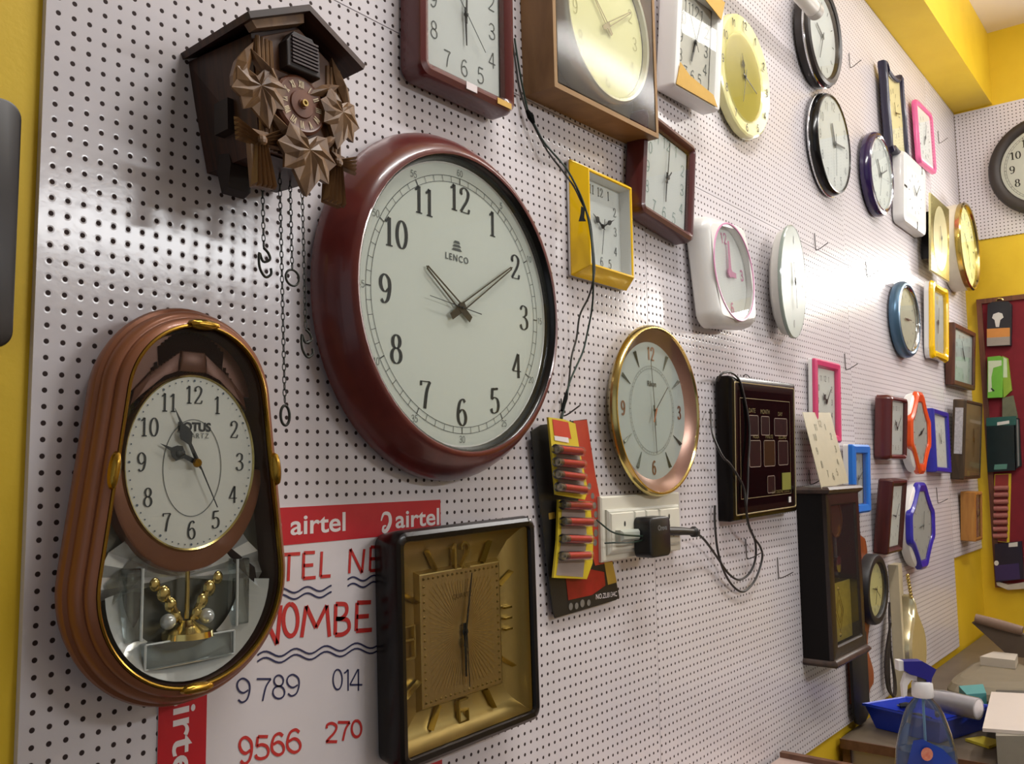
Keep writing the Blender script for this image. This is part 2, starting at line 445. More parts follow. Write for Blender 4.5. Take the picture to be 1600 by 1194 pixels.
# ================================================================ wall clocks built from an outline and a frame profile
CREAM = mat('dial_cream', (236, 236, 226), .45, vary=.01)
WHITE = mat('dial_white', (242, 244, 242), .45, vary=.01)
PALE = mat('dial_pale_yellow', (240, 234, 168), .4, vary=.02)
INK = mat('ink_black', (38, 40, 40), .5)
INKG = mat('ink_grey', (96, 100, 98), .5)
HANDD = mat('hand_dark', (44, 42, 40), .35, .2)
HANDB = mat('hand_bronze', (92, 80, 60), .35, .5)
HANDG = mat('hand_grey', (112, 114, 112), .4, .3)
MAHOG = mat('mahogany_lacquer', (92, 26, 24), .28, coat=.5, vary=.12, scale=14)
MAHOG2 = mat('dark_mahogany_plastic', (84, 30, 30), .35, coat=.3, vary=.1, scale=20)
BLACKP = mat('black_gloss_plastic', (18, 16, 16), .22, spec=.35, coat=.15)
DARKR = mat('dark_grey_plastic', (46, 40, 38), .35)
GOLD = mat('polished_gold', (214, 192, 122), .18, 1.0, vary=.04)
GOLDS = mat('satin_gold', (190, 164, 104), .36, .9, vary=.05)
BRASSD = mat('dark_brass', (150, 112, 44), .3, 1.0)
COPPER = mat('copper_flange', (186, 146, 132), .3, .7, vary=.05)
SILVER = mat('chrome', (220, 222, 224), .1, 1.0)
WHITEP = mat('white_plastic', (236, 234, 230), .3, coat=.2, vary=.01)
PINK = mat('pink_plastic', (226, 74, 124), .3, coat=.2)
YELP = mat('yellow_plastic', (250, 200, 8), .22, coat=.4, vary=.02)
BLUEP = mat('sky_blue_plastic', (40, 122, 220), .35)
NAVYP = mat('navy_blue_plastic', (42, 40, 160), .35, coat=.2)
ROYAL = mat('royal_blue_plastic', (50, 46, 168), .3, coat=.3)
ORANGE = mat('orange_plastic', (238, 88, 36), .28, coat=.4)
TEAL = mat('steel_blue_metallic', (84, 116, 142), .3, .5)
PURPLE = mat('dark_violet_gloss', (44, 26, 76), .2, coat=.5)
GLASS = thin_glass('clock_glass', (250, 252, 250), .7)
GLASSH = thin_glass('dusty_glass', (250, 252, 248), .6, .02)
BWOOD = wood('brown_wood_frame', (104, 58, 36), (70, 36, 22), .4)
OCHRE = mat('cardboard_corner_ochre', (214, 168, 70), .6, vary=.08)
CARDB = mat('brown_cardboard', (158, 124, 84), .75, vary=.08, scale=25)
PLASTF = thin_glass('clear_film', (248, 250, 242), .35, .05, .1)
PINKPR = mat('pink_print', (232, 150, 190), .5)

def pos_on(R, ang, sq=0):
    s, c = math.sin(math.radians(ang)), math.cos(math.radians(ang))
    k = (abs(s)**sq + abs(c)**sq) ** (-1.0/sq) if sq else 1.0
    return R[0]*s*k, R[1]*c*k

def clock(label, X, Z, shape, frames, dial, nums=None, hands=(), lean=0.0, roll=0.0, yaw=0.0, glass=None,
          off=0.0, group=None, ticks=None, back=True, handc=None, cat='clock', name='wall_clock', hand_mat=None, dial_name='dial'):
    if shape[0] == 'pts': W_ = max(p[0] for p in shape[1]); H_ = max(p[1] for p in shape[1])
    else: W_, H_ = (shape[1], shape[2]) if shape[0] == 'el' else (shape[1]/2, shape[2]/2)
    la, ya = math.radians(lean), math.radians(yaw)
    y = -(0.001 + H_*abs(math.sin(la)) + W_*abs(math.sin(ya)) + off)
    root = thing(name, label, cat, (X, y, Z), group, (la, math.radians(roll), -ya))
    for k, (pn, sh, prof, mt) in enumerate(frames):
        frame_part(sh or shape, prof, back=(k == 0 and back)).obj(pn, mt, root)
    dsh, ins, dd, dm = dial
    d = panel_part(dsh or shape, ins, dd).obj(dial_name, dm, root)
    yy = -(dd + .0007)
    if nums:
        mb = MB()
        for h, t in nums['t'].items():
            px, pz = pos_on(nums['R'], h*30, nums.get('sq', 0))
            cx, cz = nums.get('c', (0, 0))
            if t == '|':                                  # applied baton marker
                u = Vector((px, 0, pz)).normalized(); L = nums['h']/2; w = nums['thick']/2
                n = Vector((u.z, 0, -u.x)); C = Vector((px+cx, yy, pz+cz))
                mb.quad(C-u*L-n*w, C-u*L+n*w, C+u*L+n*w, C+u*L-n*w)
            else:
                numeral(mb, t, px+cx, pz+cz, nums['h'], yy, nums['thick'], nums.get('thin'), nums.get('asp', 1.0), nums.get('serif', False))
        mb.obj('numerals', nums.get('m', INK), d, smooth=False)
    if ticks:
        mb = MB()
        for k in range(60):
            a0 = k*6
            r1, r2 = ticks['R'], ticks['R2']
            w = ticks['w'] * (2 if k % 5 == 0 else 1)
            p = pos_on((1, 1), a0); q1 = (p[0]*r1[0], p[1]*r1[1]); q2 = (p[0]*r2[0], p[1]*r2[1])
            mb.ribbon([q1, q2], w, yy)
        for rr in ticks.get('rings', ()):
            mb.ribbon(o_el(rr[0], rr[1], 96) + [o_el(rr[0], rr[1], 96)[0]], ticks['w'], yy)
        mb.obj('minute_track', ticks.get('m', INK), d, smooth=False)
    hx, hz = handc or (0, 0)
    names = ['hour_hand', 'minute_hand', 'second_hand', 'alarm_hand']
    for k, h in enumerate(hands):
        L, w0, w1, tail, ang, st = h[:6]
        yk = -(dd + .004 + .0018*k)
        mb = hand_mb(L, w0, w1, tail, ang, yk, st)
        mb.lathe([(w0*.8 if k < 2 else w0*1.6, yk), (w0*.8 if k < 2 else w0*1.6, yk-.0012)], (0, 0, 0), 'y', 12)
        mb.xf(Matrix.Translation((hx, 0, hz)))
        mb.obj(names[k], h[6] if len(h) > 6 else (hand_mat or HANDD), root, smooth=False)
    if glass:
        gs, gi, gd, gm = glass
        panel_part(gs or shape, gi, gd).obj('glass', gm, root)
    return root

ALL12 = {h: str(h) for h in range(1, 13)}
BARS = {h: '|' for h in range(1, 13)}
def P3(px, py, d):
    p = at(px, py, d); return p.x, p.z
ROUND = lambda r: ('el', r, r)
PROF_ROUND = [(.006, .0), (.001, .004), (0, .012), (.002, .024), (.009, .034), (.018, .037), (.026, .034), (.031, .024)]

# ---- red mahogany square clock cut by the top of the frame
clock('dark red rounded-square wall clock cut by the top edge, beside the boxed clock', .588, 2.243, ('rr', .218, .262, .022),
      [('frame', None, [(.004, 0), (0, .004), (0, .030), (.004, .040), (.012, .043), (.020, .040), (.027, .031)], MAHOG)],
      (None, .026, .028, WHITE), dict(t=ALL12, R=(.066, .083), sq=5, h=.026, thick=.0018, m=INKG),
      [(.048, .005, .002, .012, 178, 'taper'), (.075, .004, .002, .014, 2, 'taper'), (.062, .0012, .0008, .03, 138, 'taper', INKG)],
      glass=(None, .022, .037, GLASS), yaw=1)
st_ = MB(); st_.box(-.012, .012, -.0436, -.0425, -.1235, -.112); st_.obj('price_sticker', mat('white_sticker_pink', (226, 214, 214), .6), [o for o in COL.objects if o.get('label', '').startswith('dark red rounded-square wall clock cut')][0])
st_ = MB(); st_.box(.060, .094, -.0436, -.0425, -.1235, -.114); st_.obj('gold_sticker', OCHRE, [o for o in COL.objects if o.get('label', '').startswith('dark red rounded-square wall clock cut')][0])
# ---- mahogany square clock behind the boxed clock
clock('dark red rounded-square wall clock under the corner of the boxed clock, one corner hidden', 1.213, 2.146, ('rr', .225, .222, .02),
      [('frame', None, [(.004, 0), (0, .004), (0, .030), (.004, .040), (.012, .043), (.018, .040), (.025, .031)], MAHOG2)],
      (None, .024, .028, WHITE), dict(t=ALL12, R=(.072, .074), sq=5, h=.024, thick=.0016, m=mat('ink_pale_teal', (150, 176, 170), .5)),
      [(.052, .005, .002, .012, 181, 'taper'), (.078, .003, .0015, .012, 3, 'taper'), (.02, .003, .003, .018, 38, 'taper')],
      lean=1, roll=6, glass=(None, .022, .036, GLASS))
# ---- yellow square clock
clock('bright yellow square wall clock with black cord hanging across it', .990, 2.000, ('rr', .188, .214, .004),
      [('case', None, [(.004, 0), (.001, .002), (.001, .006)], WHITEP), ('frame', None, [(.001, .006), (0, .009), (.017, .034), (.019, .0365), (.022, .0365), (.0235, .034)], YELP),
       ('inner_wall', None, [(.0235, .034), (.025, .012)], WHITEP)],
      (None, .0245, .012, WHITE), dict(t=ALL12, R=(.050, .066), sq=6, h=.017, thick=.0016, thin=.0009, serif=True, asp=.9),
      [(.036, .006, .003, .010, 300, 'spade'), (.046, .004, .002, .010, 62, 'spade'), (.056, .001, .0008, .014, 190, 'taper')],
      glass=(None, .0232, .0335, GLASS))
# ---- white table-like clock with pink ring
def egg_rr(): return o_rr(.256, .252, .045)
r15 = clock('white rounded-square wall clock with a thin pink ring and pink hands', 1.462, 1.983, ('rr', .228, .248, .036),
      [('frame', None, [(.010, 0), (.002, .006), (0, .020), (.004, .040), (.014, .052), (.022, .055)], WHITEP)],
      (('el', .102, .106), 0, .040, WHITE), dict(t={12: '12', 3: '3', 6: '6', 9: '9'}, R=(.074, .080), h=.024, thick=.004, m=PINKPR),
      [(.034, .014, .012, .004, 98, 'taper', PINKPR), (.074, .014, .007, .006, 8, 'taper', PINKPR)], lean=-3, roll=-5)
mb = MB(); mb.loft([[(x, -.055, z) for x, z in outline(('rr', .228, .248, .036), .022)], [(x, -.0565, z) for x, z in o_el(.103, .112)], ])
mb.obj('face_plate', WHITEP, r15)
MB().loft([[(x, -d, z) for x, z in o_el(.100+a, .109+a)] for a, d in ((.0035, .0562), (.0025, .0582), (-.0005, .0582), (-.001, .0560))]).obj('ring', mat('pink_ring', (222, 150, 190), .35), r15)
MB().loft([[(x, -d, z) for x, z in o_el(.100+a, .109+a)] for a, d in ((-.001, .056), (-.003, .0405))]).obj('inner_wall', WHITEP, r15)
panel_part(('el', .099, .108), 0, .0545).obj('glass', GLASS, r15)
# ---- white square clock with cardboard corners
r3 = clock('white square wall clock wearing ochre cardboard corner guards, beside the boxed clock', 1.335, 2.478, ('rr', .196, .256, .010),
      [('frame', None, [(.002, 0), (0, .004), (0, .036), (.004, .044), (.012, .046), (.024, .042), (.030, .030)], WHITEP)],
      (None, .029, .028, mat('dial_grey_white', (206, 204, 196), .5)), dict(t=ALL12, R=(.052, .072), sq=5, h=.026, thick=.0022, m=INKG),
      [(.045, .008, .005, .012, 196, 'taper', HANDD), (.066, .004, .003, .022, 18, 'taper'), (.06, .0012, .001, .02, 330, 'taper', INKG)],
      lean=5, glass=(None, .026, .042, thin_glass('weak_glass', (250, 250, 246), .25)), yaw=4)
for a, sx, sz, L, w in ((0, -1, -1, .17, .05), (1, 1, 1, .12, .045)):
    t = MB(); x0, z0 = sx*.092, sz*.122
    t.prism([(x0, z0), (x0 - sx*L, z0), (x0 - sx*(L-.02), z0 - sz*.022), (x0 - sx*.05, z0 - sz*.034), (x0 - sx*.012, z0 - sz*w)], -.047, -.0485)
    t.obj('corner_guard', OCHRE, r3)
# ---- pale yellow round clock with scalloped rim
def scallop(r, a, n=12, N=144): return [((r + a*math.cos(n*2*PI*i/N))*math.cos(2*PI*i/N), (r + a*math.cos(n*2*PI*i/N))*math.sin(2*PI*i/N)) for i in range(N)]
clock('pale yellow round wall clock with a scalloped rim and dark baton marks', 1.652, 2.518, ('pts', scallop(.154, .0004, 24), .154),
      [('frame', None, [(.012, 0), (.002, .006), (0, .014), (.003, .024), (.008, .027), (.026, .023), (.046, .019)], mat('pale_yellow_plastic', (244, 238, 172), .25, coat=.4))],
      (None, .045, .0185, PALE), None,
      [(.058, .007, .003, .012, 348, 'spade', HANDG), (.072, .004, .002, .012, 108, 'taper', HANDG), (.074, .0012, .001, .02, 196, 'taper', HANDG)],
      glass=(None, .043, .024, thin_glass('yellowed_glass', (252, 248, 214), .9)), lean=1)
mb = MB()
for h in range(1, 13):
    x, z = pos_on((.131, .131), h*30); numeral(mb, str(h), x, z, .019, -.0262, .0030)
mb.obj('numeral_lettering', mat('olive_black_ink', (70, 66, 44), .5), [o for o in COL.objects if o.get('label', '').startswith('pale yellow round')][0], smooth=False)
# ---- round black clocks on the upper right
DR = clock('dark brown round wall clock at the top with a white tube crossing it', 2.205, 2.833, ROUND(.150),
      [('frame', None, [(.008, .0), (.001, .004), (0, .012), (0, .030), (.004, .042), (.012, .046), (.022, .042), (.028, .030)], DARKR),
       ('rim', None, [(-.001, .024), (-.003, .026), (-.003, .030), (-.001, .032)], SILVER)],
      (None, .027, .029, WHITE), dict(t=BARS, R=(.10, .10), h=.016, thick=.003, m=INKG),
      [(.055, .008, .006, .012, 292, 'taper', HANDG), (.08, .005, .003, .012, 200, 'taper', HANDG)], lean=3, glass=(None, .026, .040, GLASS))
def back_numbers(R, h, m, thick=.0024): return dict(t=ALL12, R=(R, R), h=h, thick=thick, m=m)
clock('glossy black round wall clock with a white dial, largest of the upper round pair', 2.276, 2.520, ROUND(.1555),
      [('frame', None, [(.012, 0), (.002, .004), (0, .014), (.002, .026), (.008, .034), (.012, .035), (.014, .031)], BLACKP),
       ('rim', None, [(.004, .002), (-.0015, .006), (-.0015, .010), (.004, .013)], SILVER)],
      (None, .013, .030, WHITE), back_numbers(.116, .026, mat('ink_silver', (170, 174, 176), .4)),
      [(.062, .012, .009, .012, 338, 'taper', HANDG), (.085, .008, .005, .012, 84, 'taper', HANDG), (.10, .0014, .001, .03, 182, 'taper', HANDG)],
      glass=(None, .013, .034, GLASS), lean=1.5)
clock('dark violet round wall clock with thick glossy rim, right of the black round clock', 2.752, 2.549, ROUND(.146),
      [('frame', None, [(.012, 0), (.002, .004), (0, .012), (.001, .024), (.007, .034), (.015, .037), (.021, .033), (.0225, .027)], PURPLE),
       ('rim', None, [(.0205, .0345), (.022, .0365), (.0245, .034), (.0245, .026)], SILVER)],
      (None, .022, .026, WHITE), back_numbers(.098, .022, mat('ink_silver', (170, 174, 176), .4)),
      [(.056, .010, .008, .012, 322, 'taper', HANDG), (.074, .006, .004, .012, 66, 'taper', HANDG), (.085, .0014, .001, .03, 196, 'taper', HANDG)],
      glass=(None, .022, .032, GLASS), lean=2)
# ---- dark blue ornate rectangle with flared corners
def horned():
    h = [(-.118, .168), (-.096, .172), (-.078, .150), (-.03, .140), (.03, .140), (.078, .150), (.096, .172), (.118, .168), (.112, .10), (.116, 0), (.112, -.10), (.118, -.150),
         (.096, -.166), (.07, -.150), (.03, -.158), (-.03, -.158), (-.07, -.150), (-.096, -.166), (-.118, -.150), (-.112, -.10), (-.116, 0), (-.112, .10)]
    return h
H8 = horned()
clock('tall dark blue wall clock with flared corners under the yellow beam', 2.998, 2.842, ('pts', H8, .115),
      [('frame', None, [(.004, 0), (0, .004), (0, .022), (.003, .030), (.007, .032), (.012, .028), (.014, .018)], mat('dark_blue_plastic', (38, 34, 62), .35, coat=.2))],
      (None, .013, .017, mat('dial_ivory', (232, 226, 184), .5)), dict(t=BARS, R=(.06, .085), h=.018, thick=.004, m=INKG),
      [(.04, .006, .004, .01, 350, 'taper'), (.055, .005, .003, .01, 80, 'taper')], roll=-4, off=.012, glass=(None, .013, .024, thin_glass('weak_glass', (250, 250, 246), .25)))
# ---- pink rectangle near the corner
clock('pink rounded-rectangle wall clock under the yellow beam near the corner', 3.455, 2.885, ('rr', .268, .262, .03),
      [('frame', None, [(.004, 0), (0, .003), (0, .014), (.004, .020), (.010, .021), (.015, .018), (.017, .010)], mat('light_pink_plastic', (238, 104, 160), .3, coat=.2))],
      (None, .016, .010, WHITE), dict(t=BARS, R=(.08, .08), h=.016, thick=.004, m=INKG),
      [(.045, .007, .005, .01, 215, 'taper', HANDG), (.06, .005, .004, .01, 20, 'taper', HANDG)], roll=-3, glass=(None, .022, .019, GLASS), off=.012)
# ---- white rectangle
r10 = clock('white rounded-rectangle wall clock between the violet round clock and the mirror-gold square clock', 3.150, 2.570, ('rr', .322, .268, .03),
      [('frame', None, [(.006, 0), (0, .004), (0, .030), (.006, .040), (.016, .042), (.05, .040)], WHITEP)],
      (None, .05, .040, WHITE), dict(t=BARS, R=(.085, .07), h=.014, thick=.004, m=HANDG),
      [(.045, .006, .005, .01, 305, 'taper', HANDG), (.06, .005, .004, .01, 45, 'taper', HANDG)], lean=3)
mk = MB(); mk.box(-.15, -.118, -.0425, -.041, -.004, .004); mk.box(.09, .096, -.0425, -.041, .10, .13); mk.box(.02, .026, -.0425, -.041, -.13, -.10)
mk.obj('notch', BLACKP, r10)
# ---- gold square plate clock and thick gold drum clock
GP = mat('brushed_pale_gold', (216, 198, 120), .2, .9, vary=.05)
rg = clock('pale gold square wall clock with mirror face beside the thick gold round clock', 3.462, 2.460, ('rr', .300, .310, .004),
      [('back_box', None, [(.06, 0), (.06, .040)], BLACKP), ('frame', None, [(.06, .040), (0, .041), (0, .047), (.003, .0495)], mat('pale_gold_edge', (214, 204, 150), .3, .6))],
      (None, .0028, .0495, GP), dict(t={3: '|', 9: '|'}, R=(.08, .08), h=.02, thick=.006, m=INKG), [(.05, .006, .004, .01, 340, 'taper'), (.06, .005, .003, .01, 188, 'taper')], lean=3)
panel_part(('el', .115, .130), 0, .0503).obj('face_ring', mat('pale_gold_face', (232, 222, 170), .25, .5), rg)
clock('thick gold round drum wall clock in the corner by the back wall', 3.880, 2.500, ROUND(.190),
      [('frame', None, [(.006, 0), (0, .004), (0, .062)], mat('cream_plastic', (232, 224, 200), .35)),
       ('rim', None, [(0, .062), (-.004, .065), (-.004, .082), (.002, .088), (.008, .086), (.012, .076), (.014, .070)], GOLD)],
      (None, .0135, .070, PALE), dict(t=BARS, R=(.135, .135), h=.03, thick=.006, m=INKG),
      [(.07, .008, .005, .01, 320, 'taper'), (.1, .006, .004, .01, 170, 'taper')], glass=(None, .013, .078, GLASS))
# ---- oval glass clock seen edge-on
clock('frameless pale grey glass round wall clock right of the white pink-ringed clock', 1.846, 2.028, ('el', .106, .147),
      [('frame', None, [(.03, 0), (.012, .010), (.006, .026), (.003, .030)], mat('grey_white_plastic', (214, 212, 204), .35)),
       ('glass_edge', None, [(.003, .030), (-.001, .032), (-.001, .038), (.002, .040)], mat('green_grey_glass_edge', (150, 162, 152), .15, coat=.5))],
      (None, .001, .0395, mat('grey_glass_face', (172, 180, 170), .4, spec=.35, vary=.1, scale=9)), dict(t={12: '|', 3: '|', 6: '|', 9: '|'}, R=(.08, .11), h=.02, thick=.005, m=HANDG),
      [(.05, .008, .006, .01, 350, 'taper', HANDG), (.07, .006, .004, .01, 175, 'taper', HANDG)], lean=2, yaw=-4)
# ---- round gold clock over the switchboard
r17 = clock('round gold-rimmed wall clock with copper flange above the white switchboard', 1.152, 1.664, ROUND(.168),
      [('rim', None, [(.034, 0), (.020, .006), (.004, .022), (0, .026), (.002, .035), (.005, .038), (.0075, .038), (.0095, .034)], GOLD),
       ('flange', None, [(.0095, .034), (.020, .024), (.033, .018)], COPPER)],
      (None, .0325, .018, mat('dial_ice_white', (212, 222, 220), .3, coat=.3, vary=.03, scale=8)),
      dict(t={12: '12', 3: '3', 6: '6', 9: '9'}, R=(.110, .112), h=.026, thick=.005, thin=.0028, m=mat('rose_gold', (186, 140, 118), .3, .8), asp=.85),
      [(.085, .003, .001, .01, 176, 'taper', HANDG), (.098, .0018, .001, .03, 354, 'taper', HANDG), (.070, .0016, .001, .0, 47, 'taper', HANDD)],
      glass=(None, .0090, .0345, GLASS), ticks=dict(R=(.086, .086), R2=(.083, .083), w=.0006, rings=((.0875, .0875), (.082, .082)), m=INKG))
mb = MB()
for h in (1, 2, 4, 5, 7, 8, 10, 11):
    a = h*30; u = Vector((math.sin(math.radians(a)), 0, math.cos(math.radians(a)))); n = Vector((u.z, 0, -u.x))
    C0 = u*.128; C1 = u*.094
    mb.loft([[C0-n*.0045+Vector((0, -.0188, 0)), C0+Vector((0, -.023, 0)), C0+n*.0045+Vector((0, -.0188, 0))], [C1-n*.0006+Vector((0, -.0188, 0)), C1+Vector((0, -.0195, 0)), C1+n*.0006+Vector((0, -.0188, 0))]], True, True)
mb.obj('hour_marker', mat('steel_marker', (138, 146, 140), .25, .8), r17, smooth=False)
t = text_mb('Rikon', .015, bold=.0004).xf(Matrix.Translation((0, -.0188, .052)))
t.obj('lettering', INKG, r17, smooth=False)
mb = hand_mb(.026, .004, .003, .004, 205, -.0275); mb.obj('second_hand', mat('orange_hand', (214, 128, 90), .4), r17, smooth=False)
# ---- pink, blue, maroon and navy rectangles in the middle distance
clock('pink rectangular wall clock partly hidden behind a loose ivory dial sheet', 2.145, 1.733, ('rr', .205, .232, .006),
      [('case', None, [(.002, 0), (0, .002), (0, .012)], WHITEP), ('frame', None, [(.001, .012), (.001, .020), (.006, .024), (.018, .022), (.024, .012)], PINK)],
      (None, .023, .011, WHITE), dict(t=ALL12, R=(.055, .065), sq=5, h=.016, thick=.0016, m=INKG),
      [(.034, .009, .003, .01, 312, 'spade', HANDD), (.05, .005, .002, .01, 42, 'taper')], glass=(None, .022, .018, GLASSH), lean=2)
clock('sky blue rectangular wall clock behind the dark pendulum cabinet', 2.378, 1.512, ('rr', .158, .205, .006),
      [('case', None, [(.002, 0), (0, .002), (0, .016)], WHITEP), ('frame', None, [(0, .016), (0, .028), (.006, .034), (.024, .032), (.028, .018)], BLUEP)],
      (None, .027, .016, mat('dial_light_grey', (206, 208, 206), .5)), dict(t=BARS, R=(.04, .06), h=.012, thick=.002, m=INKG),  # one even light grey over the whole dial
      [(.03, .005, .003, .01, 205, 'taper', HANDG), (.04, .004, .002, .01, 60, 'taper', HANDG)], glass=(None, .026, .028, GLASSH), lean=2)
clock('maroon rectangular wall clock left of the orange lens-shaped clock', 2.716, 1.675, ('rr', .200, .212, .016),
      [('frame', None, [(.004, 0), (0, .004), (0, .036), (.006, .050), (.012, .053), (.017, .050), (.020, .042)], MAHOG)],
      (None, .019, .040, WHITE), dict(t=ALL12, R=(.055, .065), sq=5, h=.014, thick=.0014, m=HANDG),
      [(.036, .006, .003, .01, 318, 'spade'), (.052, .004, .002, .01, 44, 'taper')], glass=(None, .018, .046, GLASS), lean=4)
clock('maroon rectangular wall clock leaning forward below the maroon and orange clocks', 2.640, 1.392, ('rr', .170, .236, .006),
      [('frame', None, [(.004, 0), (0, .004), (0, .034), (.003, .044), (.010, .046), (.016, .040), (.022, .036)], wood('maroon_wood', (84, 30, 24), (52, 18, 16), .35))],
      (None, .021, .034, WHITE), dict(t=BARS, R=(.05, .07), h=.012, thick=.002, m=HANDG),
      [(.032, .004, .002, .01, 280, 'taper'), (.045, .003, .002, .01, 30, 'taper', HANDG)], glass=(None, .019, .040, GLASSH), lean=7)
clock('navy blue rectangular wall clock right of the orange lens-shaped clock', 3.385, 1.640, ('rr', .235, .243, .004),
      [('frame', None, [(.002, 0), (0, .003), (0, .032), (.004, .038), (.018, .036), (.022, .026)], NAVYP)],
      (None, .021, .026, WHITE), dict(t=BARS, R=(.06, .07), h=.012, thick=.002, m=HANDG),
      [(.036, .006, .004, .01, 330, 'taper', HANDG), (.05, .004, .002, .01, 8, 'taper', HANDG)], glass=(None, .020, .032, GLASSH), lean=0, roll=2)
clock('brown wooden square wall clock nearest the yellow corner, below the yellow wavy clock', 3.845, 2.012, ('rr', .40, .262, .004),
      [('frame', None, [(.002, 0), (0, .003), (0, .030), (.004, .036), (.020, .034), (.024, .026)], BWOOD)],
      (None, .023, .025, mat('dial_pale_aqua', (216, 230, 226), .45)), dict(t=ALL12, R=(.12, .082), sq=6, h=.018, thick=.002, m=HANDG),
      [(.05, .006, .003, .01, 318, 'taper'), (.085, .004, .002, .02, 322, 'taper')], lean=4, glass=(None, .022, .031, GLASS))
r29 = clock('large brown glass-fronted square wall clock low in the corner with white side strip', 3.800, 1.655, ('rr', .32, .330, .006),
      [('frame', None, [(.002, 0), (0, .003), (0, .044), (.003, .050), (.012, .050), (.016, .040)], wood('dark_bronze_frame', (84, 64, 38), (50, 38, 22), .4))],
      (None, .015, .0465, mat('bronze_face', (190, 158, 98), .4, .25, vary=.22, scale=6)), dict(t=BARS, R=(.11, .11), h=.02, thick=.005, m=BRASSD),
      [(.05, .008, .005, .01, 350, 'taper', BRASSD), (.07, .006, .004, .01, 180, 'taper', BRASSD)], lean=5, glass=(None, .014, .0492, GLASSH))
st = MB(); st.box(-.164, -.1602, -.040, -.010, -.06, .13)
st.obj('side_panel', mat('speckled_white_strip', (214, 210, 210), .5, vary=.3, scale=120), r29)
clock('small light wooden clock with a red-striped face at the bottom of the corner', 3.815, 1.334, ('rr', .135, .205, .004),
      [('frame', None, [(.002, 0), (0, .003), (0, .055), (.004, .058), (.012, .058), (.014, .050)], wood('light_oak', (190, 134, 62), (160, 104, 44), .4))],
      (None, .013, .048, mat('striped_red_white_face', (206, 184, 174), .4, rgb2=(140, 54, 40), scale=60)), dict(t=BARS, R=(.04, .06), h=.012, thick=.002, m=INKG),
      [(.03, .004, .003, .01, 320, 'taper'), (.04, .003, .002, .01, 60, 'taper')], lean=3, glass=(None, .012, .054, GLASS))
# ---- steel-blue oval
clock('steel blue oval wall clock with silver inner rim', 3.005, 2.074, ('el', .150, .1395),
      [('frame', None, [(.014, 0), (.003, .004), (0, .014), (.001, .026), (.008, .036), (.016, .038), (.022, .034)], TEAL),
       ('rim', None, [(.021, .034), (.023, .037), (.026, .034), (.028, .024)], SILVER)],
      (None, .027, .024, mat('dial_soft_ivory', (224, 222, 200), .5)), dict(t=BARS, R=(.09, .085), h=.012, thick=.003, m=INKG),
      [(.03, .006, .004, .02, 272, 'taper', mat('brown_hand', (110, 70, 40), .4)), (.045, .004, .003, .02, 88, 'taper', mat('brown_hand', (110, 70, 40), .4))],
      glass=(None, .026, .031, GLASS), lean=1)
# ---- yellow wavy
def wavy():
    base = o_rr(.262, .310, .05); out = []
    for x, z in base:
        a = math.atan2(z, x); k = 1
        if abs(z) > .13: z += .010*math.cos(x/.131*2*PI)*(1 if z > 0 else -1)
        if abs(x) > .11: x += -.012*math.exp(-(z/.07)**2)*(1 if x > 0 else -1)
        out.append((x, z))
    return out
r24 = clock('bright yellow wavy-edged wall clock above the brown wooden clock', 3.452, 2.118, ('pts', wavy(), .131),
      [('case', None, [(.006, 0), (0, .003), (0, .020)], WHITEP), ('frame', None, [(-.001, .020), (-.002, .026), (.004, .036), (.016, .038), (.024, .030), (.026, .020)], YELP)],
      (None, .025, .020, mat('dial_light_grey', (206, 208, 206), .5)), dict(t={12: '12', 6: '|'}, R=(.07, .09), h=.03, thick=.005, m=mat('number_yellow', (236, 214, 120), .5)),
      [(.045, .012, .005, .01, 180, 'taper', mat('brown_hand', (110, 70, 40), .4)), (.06, .005, .003, .01, 5, 'taper', HANDG)], lean=3, glass=(None, .024, .030, GLASSH))
# ---- lens-shaped two-colour clocks
def lens(rx, rz, N=96):
    out = []
    for i in range(N):
        a = 2*PI*i/N; c, s = math.cos(a), math.sin(a)
        pass
    half = [(0, 1), (.20, .995), (.30, .95), (.50, .72), (.78, .46), (.96, .34), (1.0, .2), (1.0, 0)]
    q = half + [(x, -z) for x, z in reversed(half[:-1])]
    q = q + [(-x, z) for x, z in reversed(q[1:-1])]
    out = cat_rom([(x*rx, z*rz) for x, z in q], 4, True)[:-1]
    return out[::-1]
def two_colour(label, X, Z, rx, rz, m, lean, hand):
    r = clock(label, X, Z, ('pts', lens(rx, rz), rx),
      [('case', ('el', rx*.995, rz*.985), [(.024, 0), (.004, .008), (0, .022), (.002, .036), (.010, .041), (.024, .043)], WHITEP),
       ('bezel', None, [(.002, .030), (-.002, .034), (0, .046), (.010, .052), (.030, .048)], m)],
      (('el', rx-.038, rz-.028), 0, .044, mat('dial_light_grey', (206, 208, 206), .5)), dict(t=BARS, R=(rx*.6, rz*.6), h=.012, thick=.003, m=HANDG),
      hand, lean=lean, glass=(('el', rx-.037, rz-.027), 0, .0475, GLASSH))
    MB().loft([[(x, -.048, z) for x, z in outline(('pts', lens(rx, rz), rx), .030)], [(x, -.0445, z) for x, z in outline(('pts', lens(rx, rz), rx), .034)]]).obj('inner_bevel', m, r)
    return r
two_colour('orange and white lens-shaped wall clock between the maroon and navy clocks', 3.010, 1.665, .130, .146, ORANGE, 2,
      [(.03, .008, .006, .014, 250, 'taper'), (.034, .006, .004, .014, 60, 'taper')])
two_colour('royal blue and white lens-shaped wall clock below the orange one', 2.962, 1.341, .158, .149, ROYAL, 2,
      [(.04, .006, .004, .014, 265, 'taper', HANDG), (.05, .004, .003, .014, 10, 'taper', HANDG)])
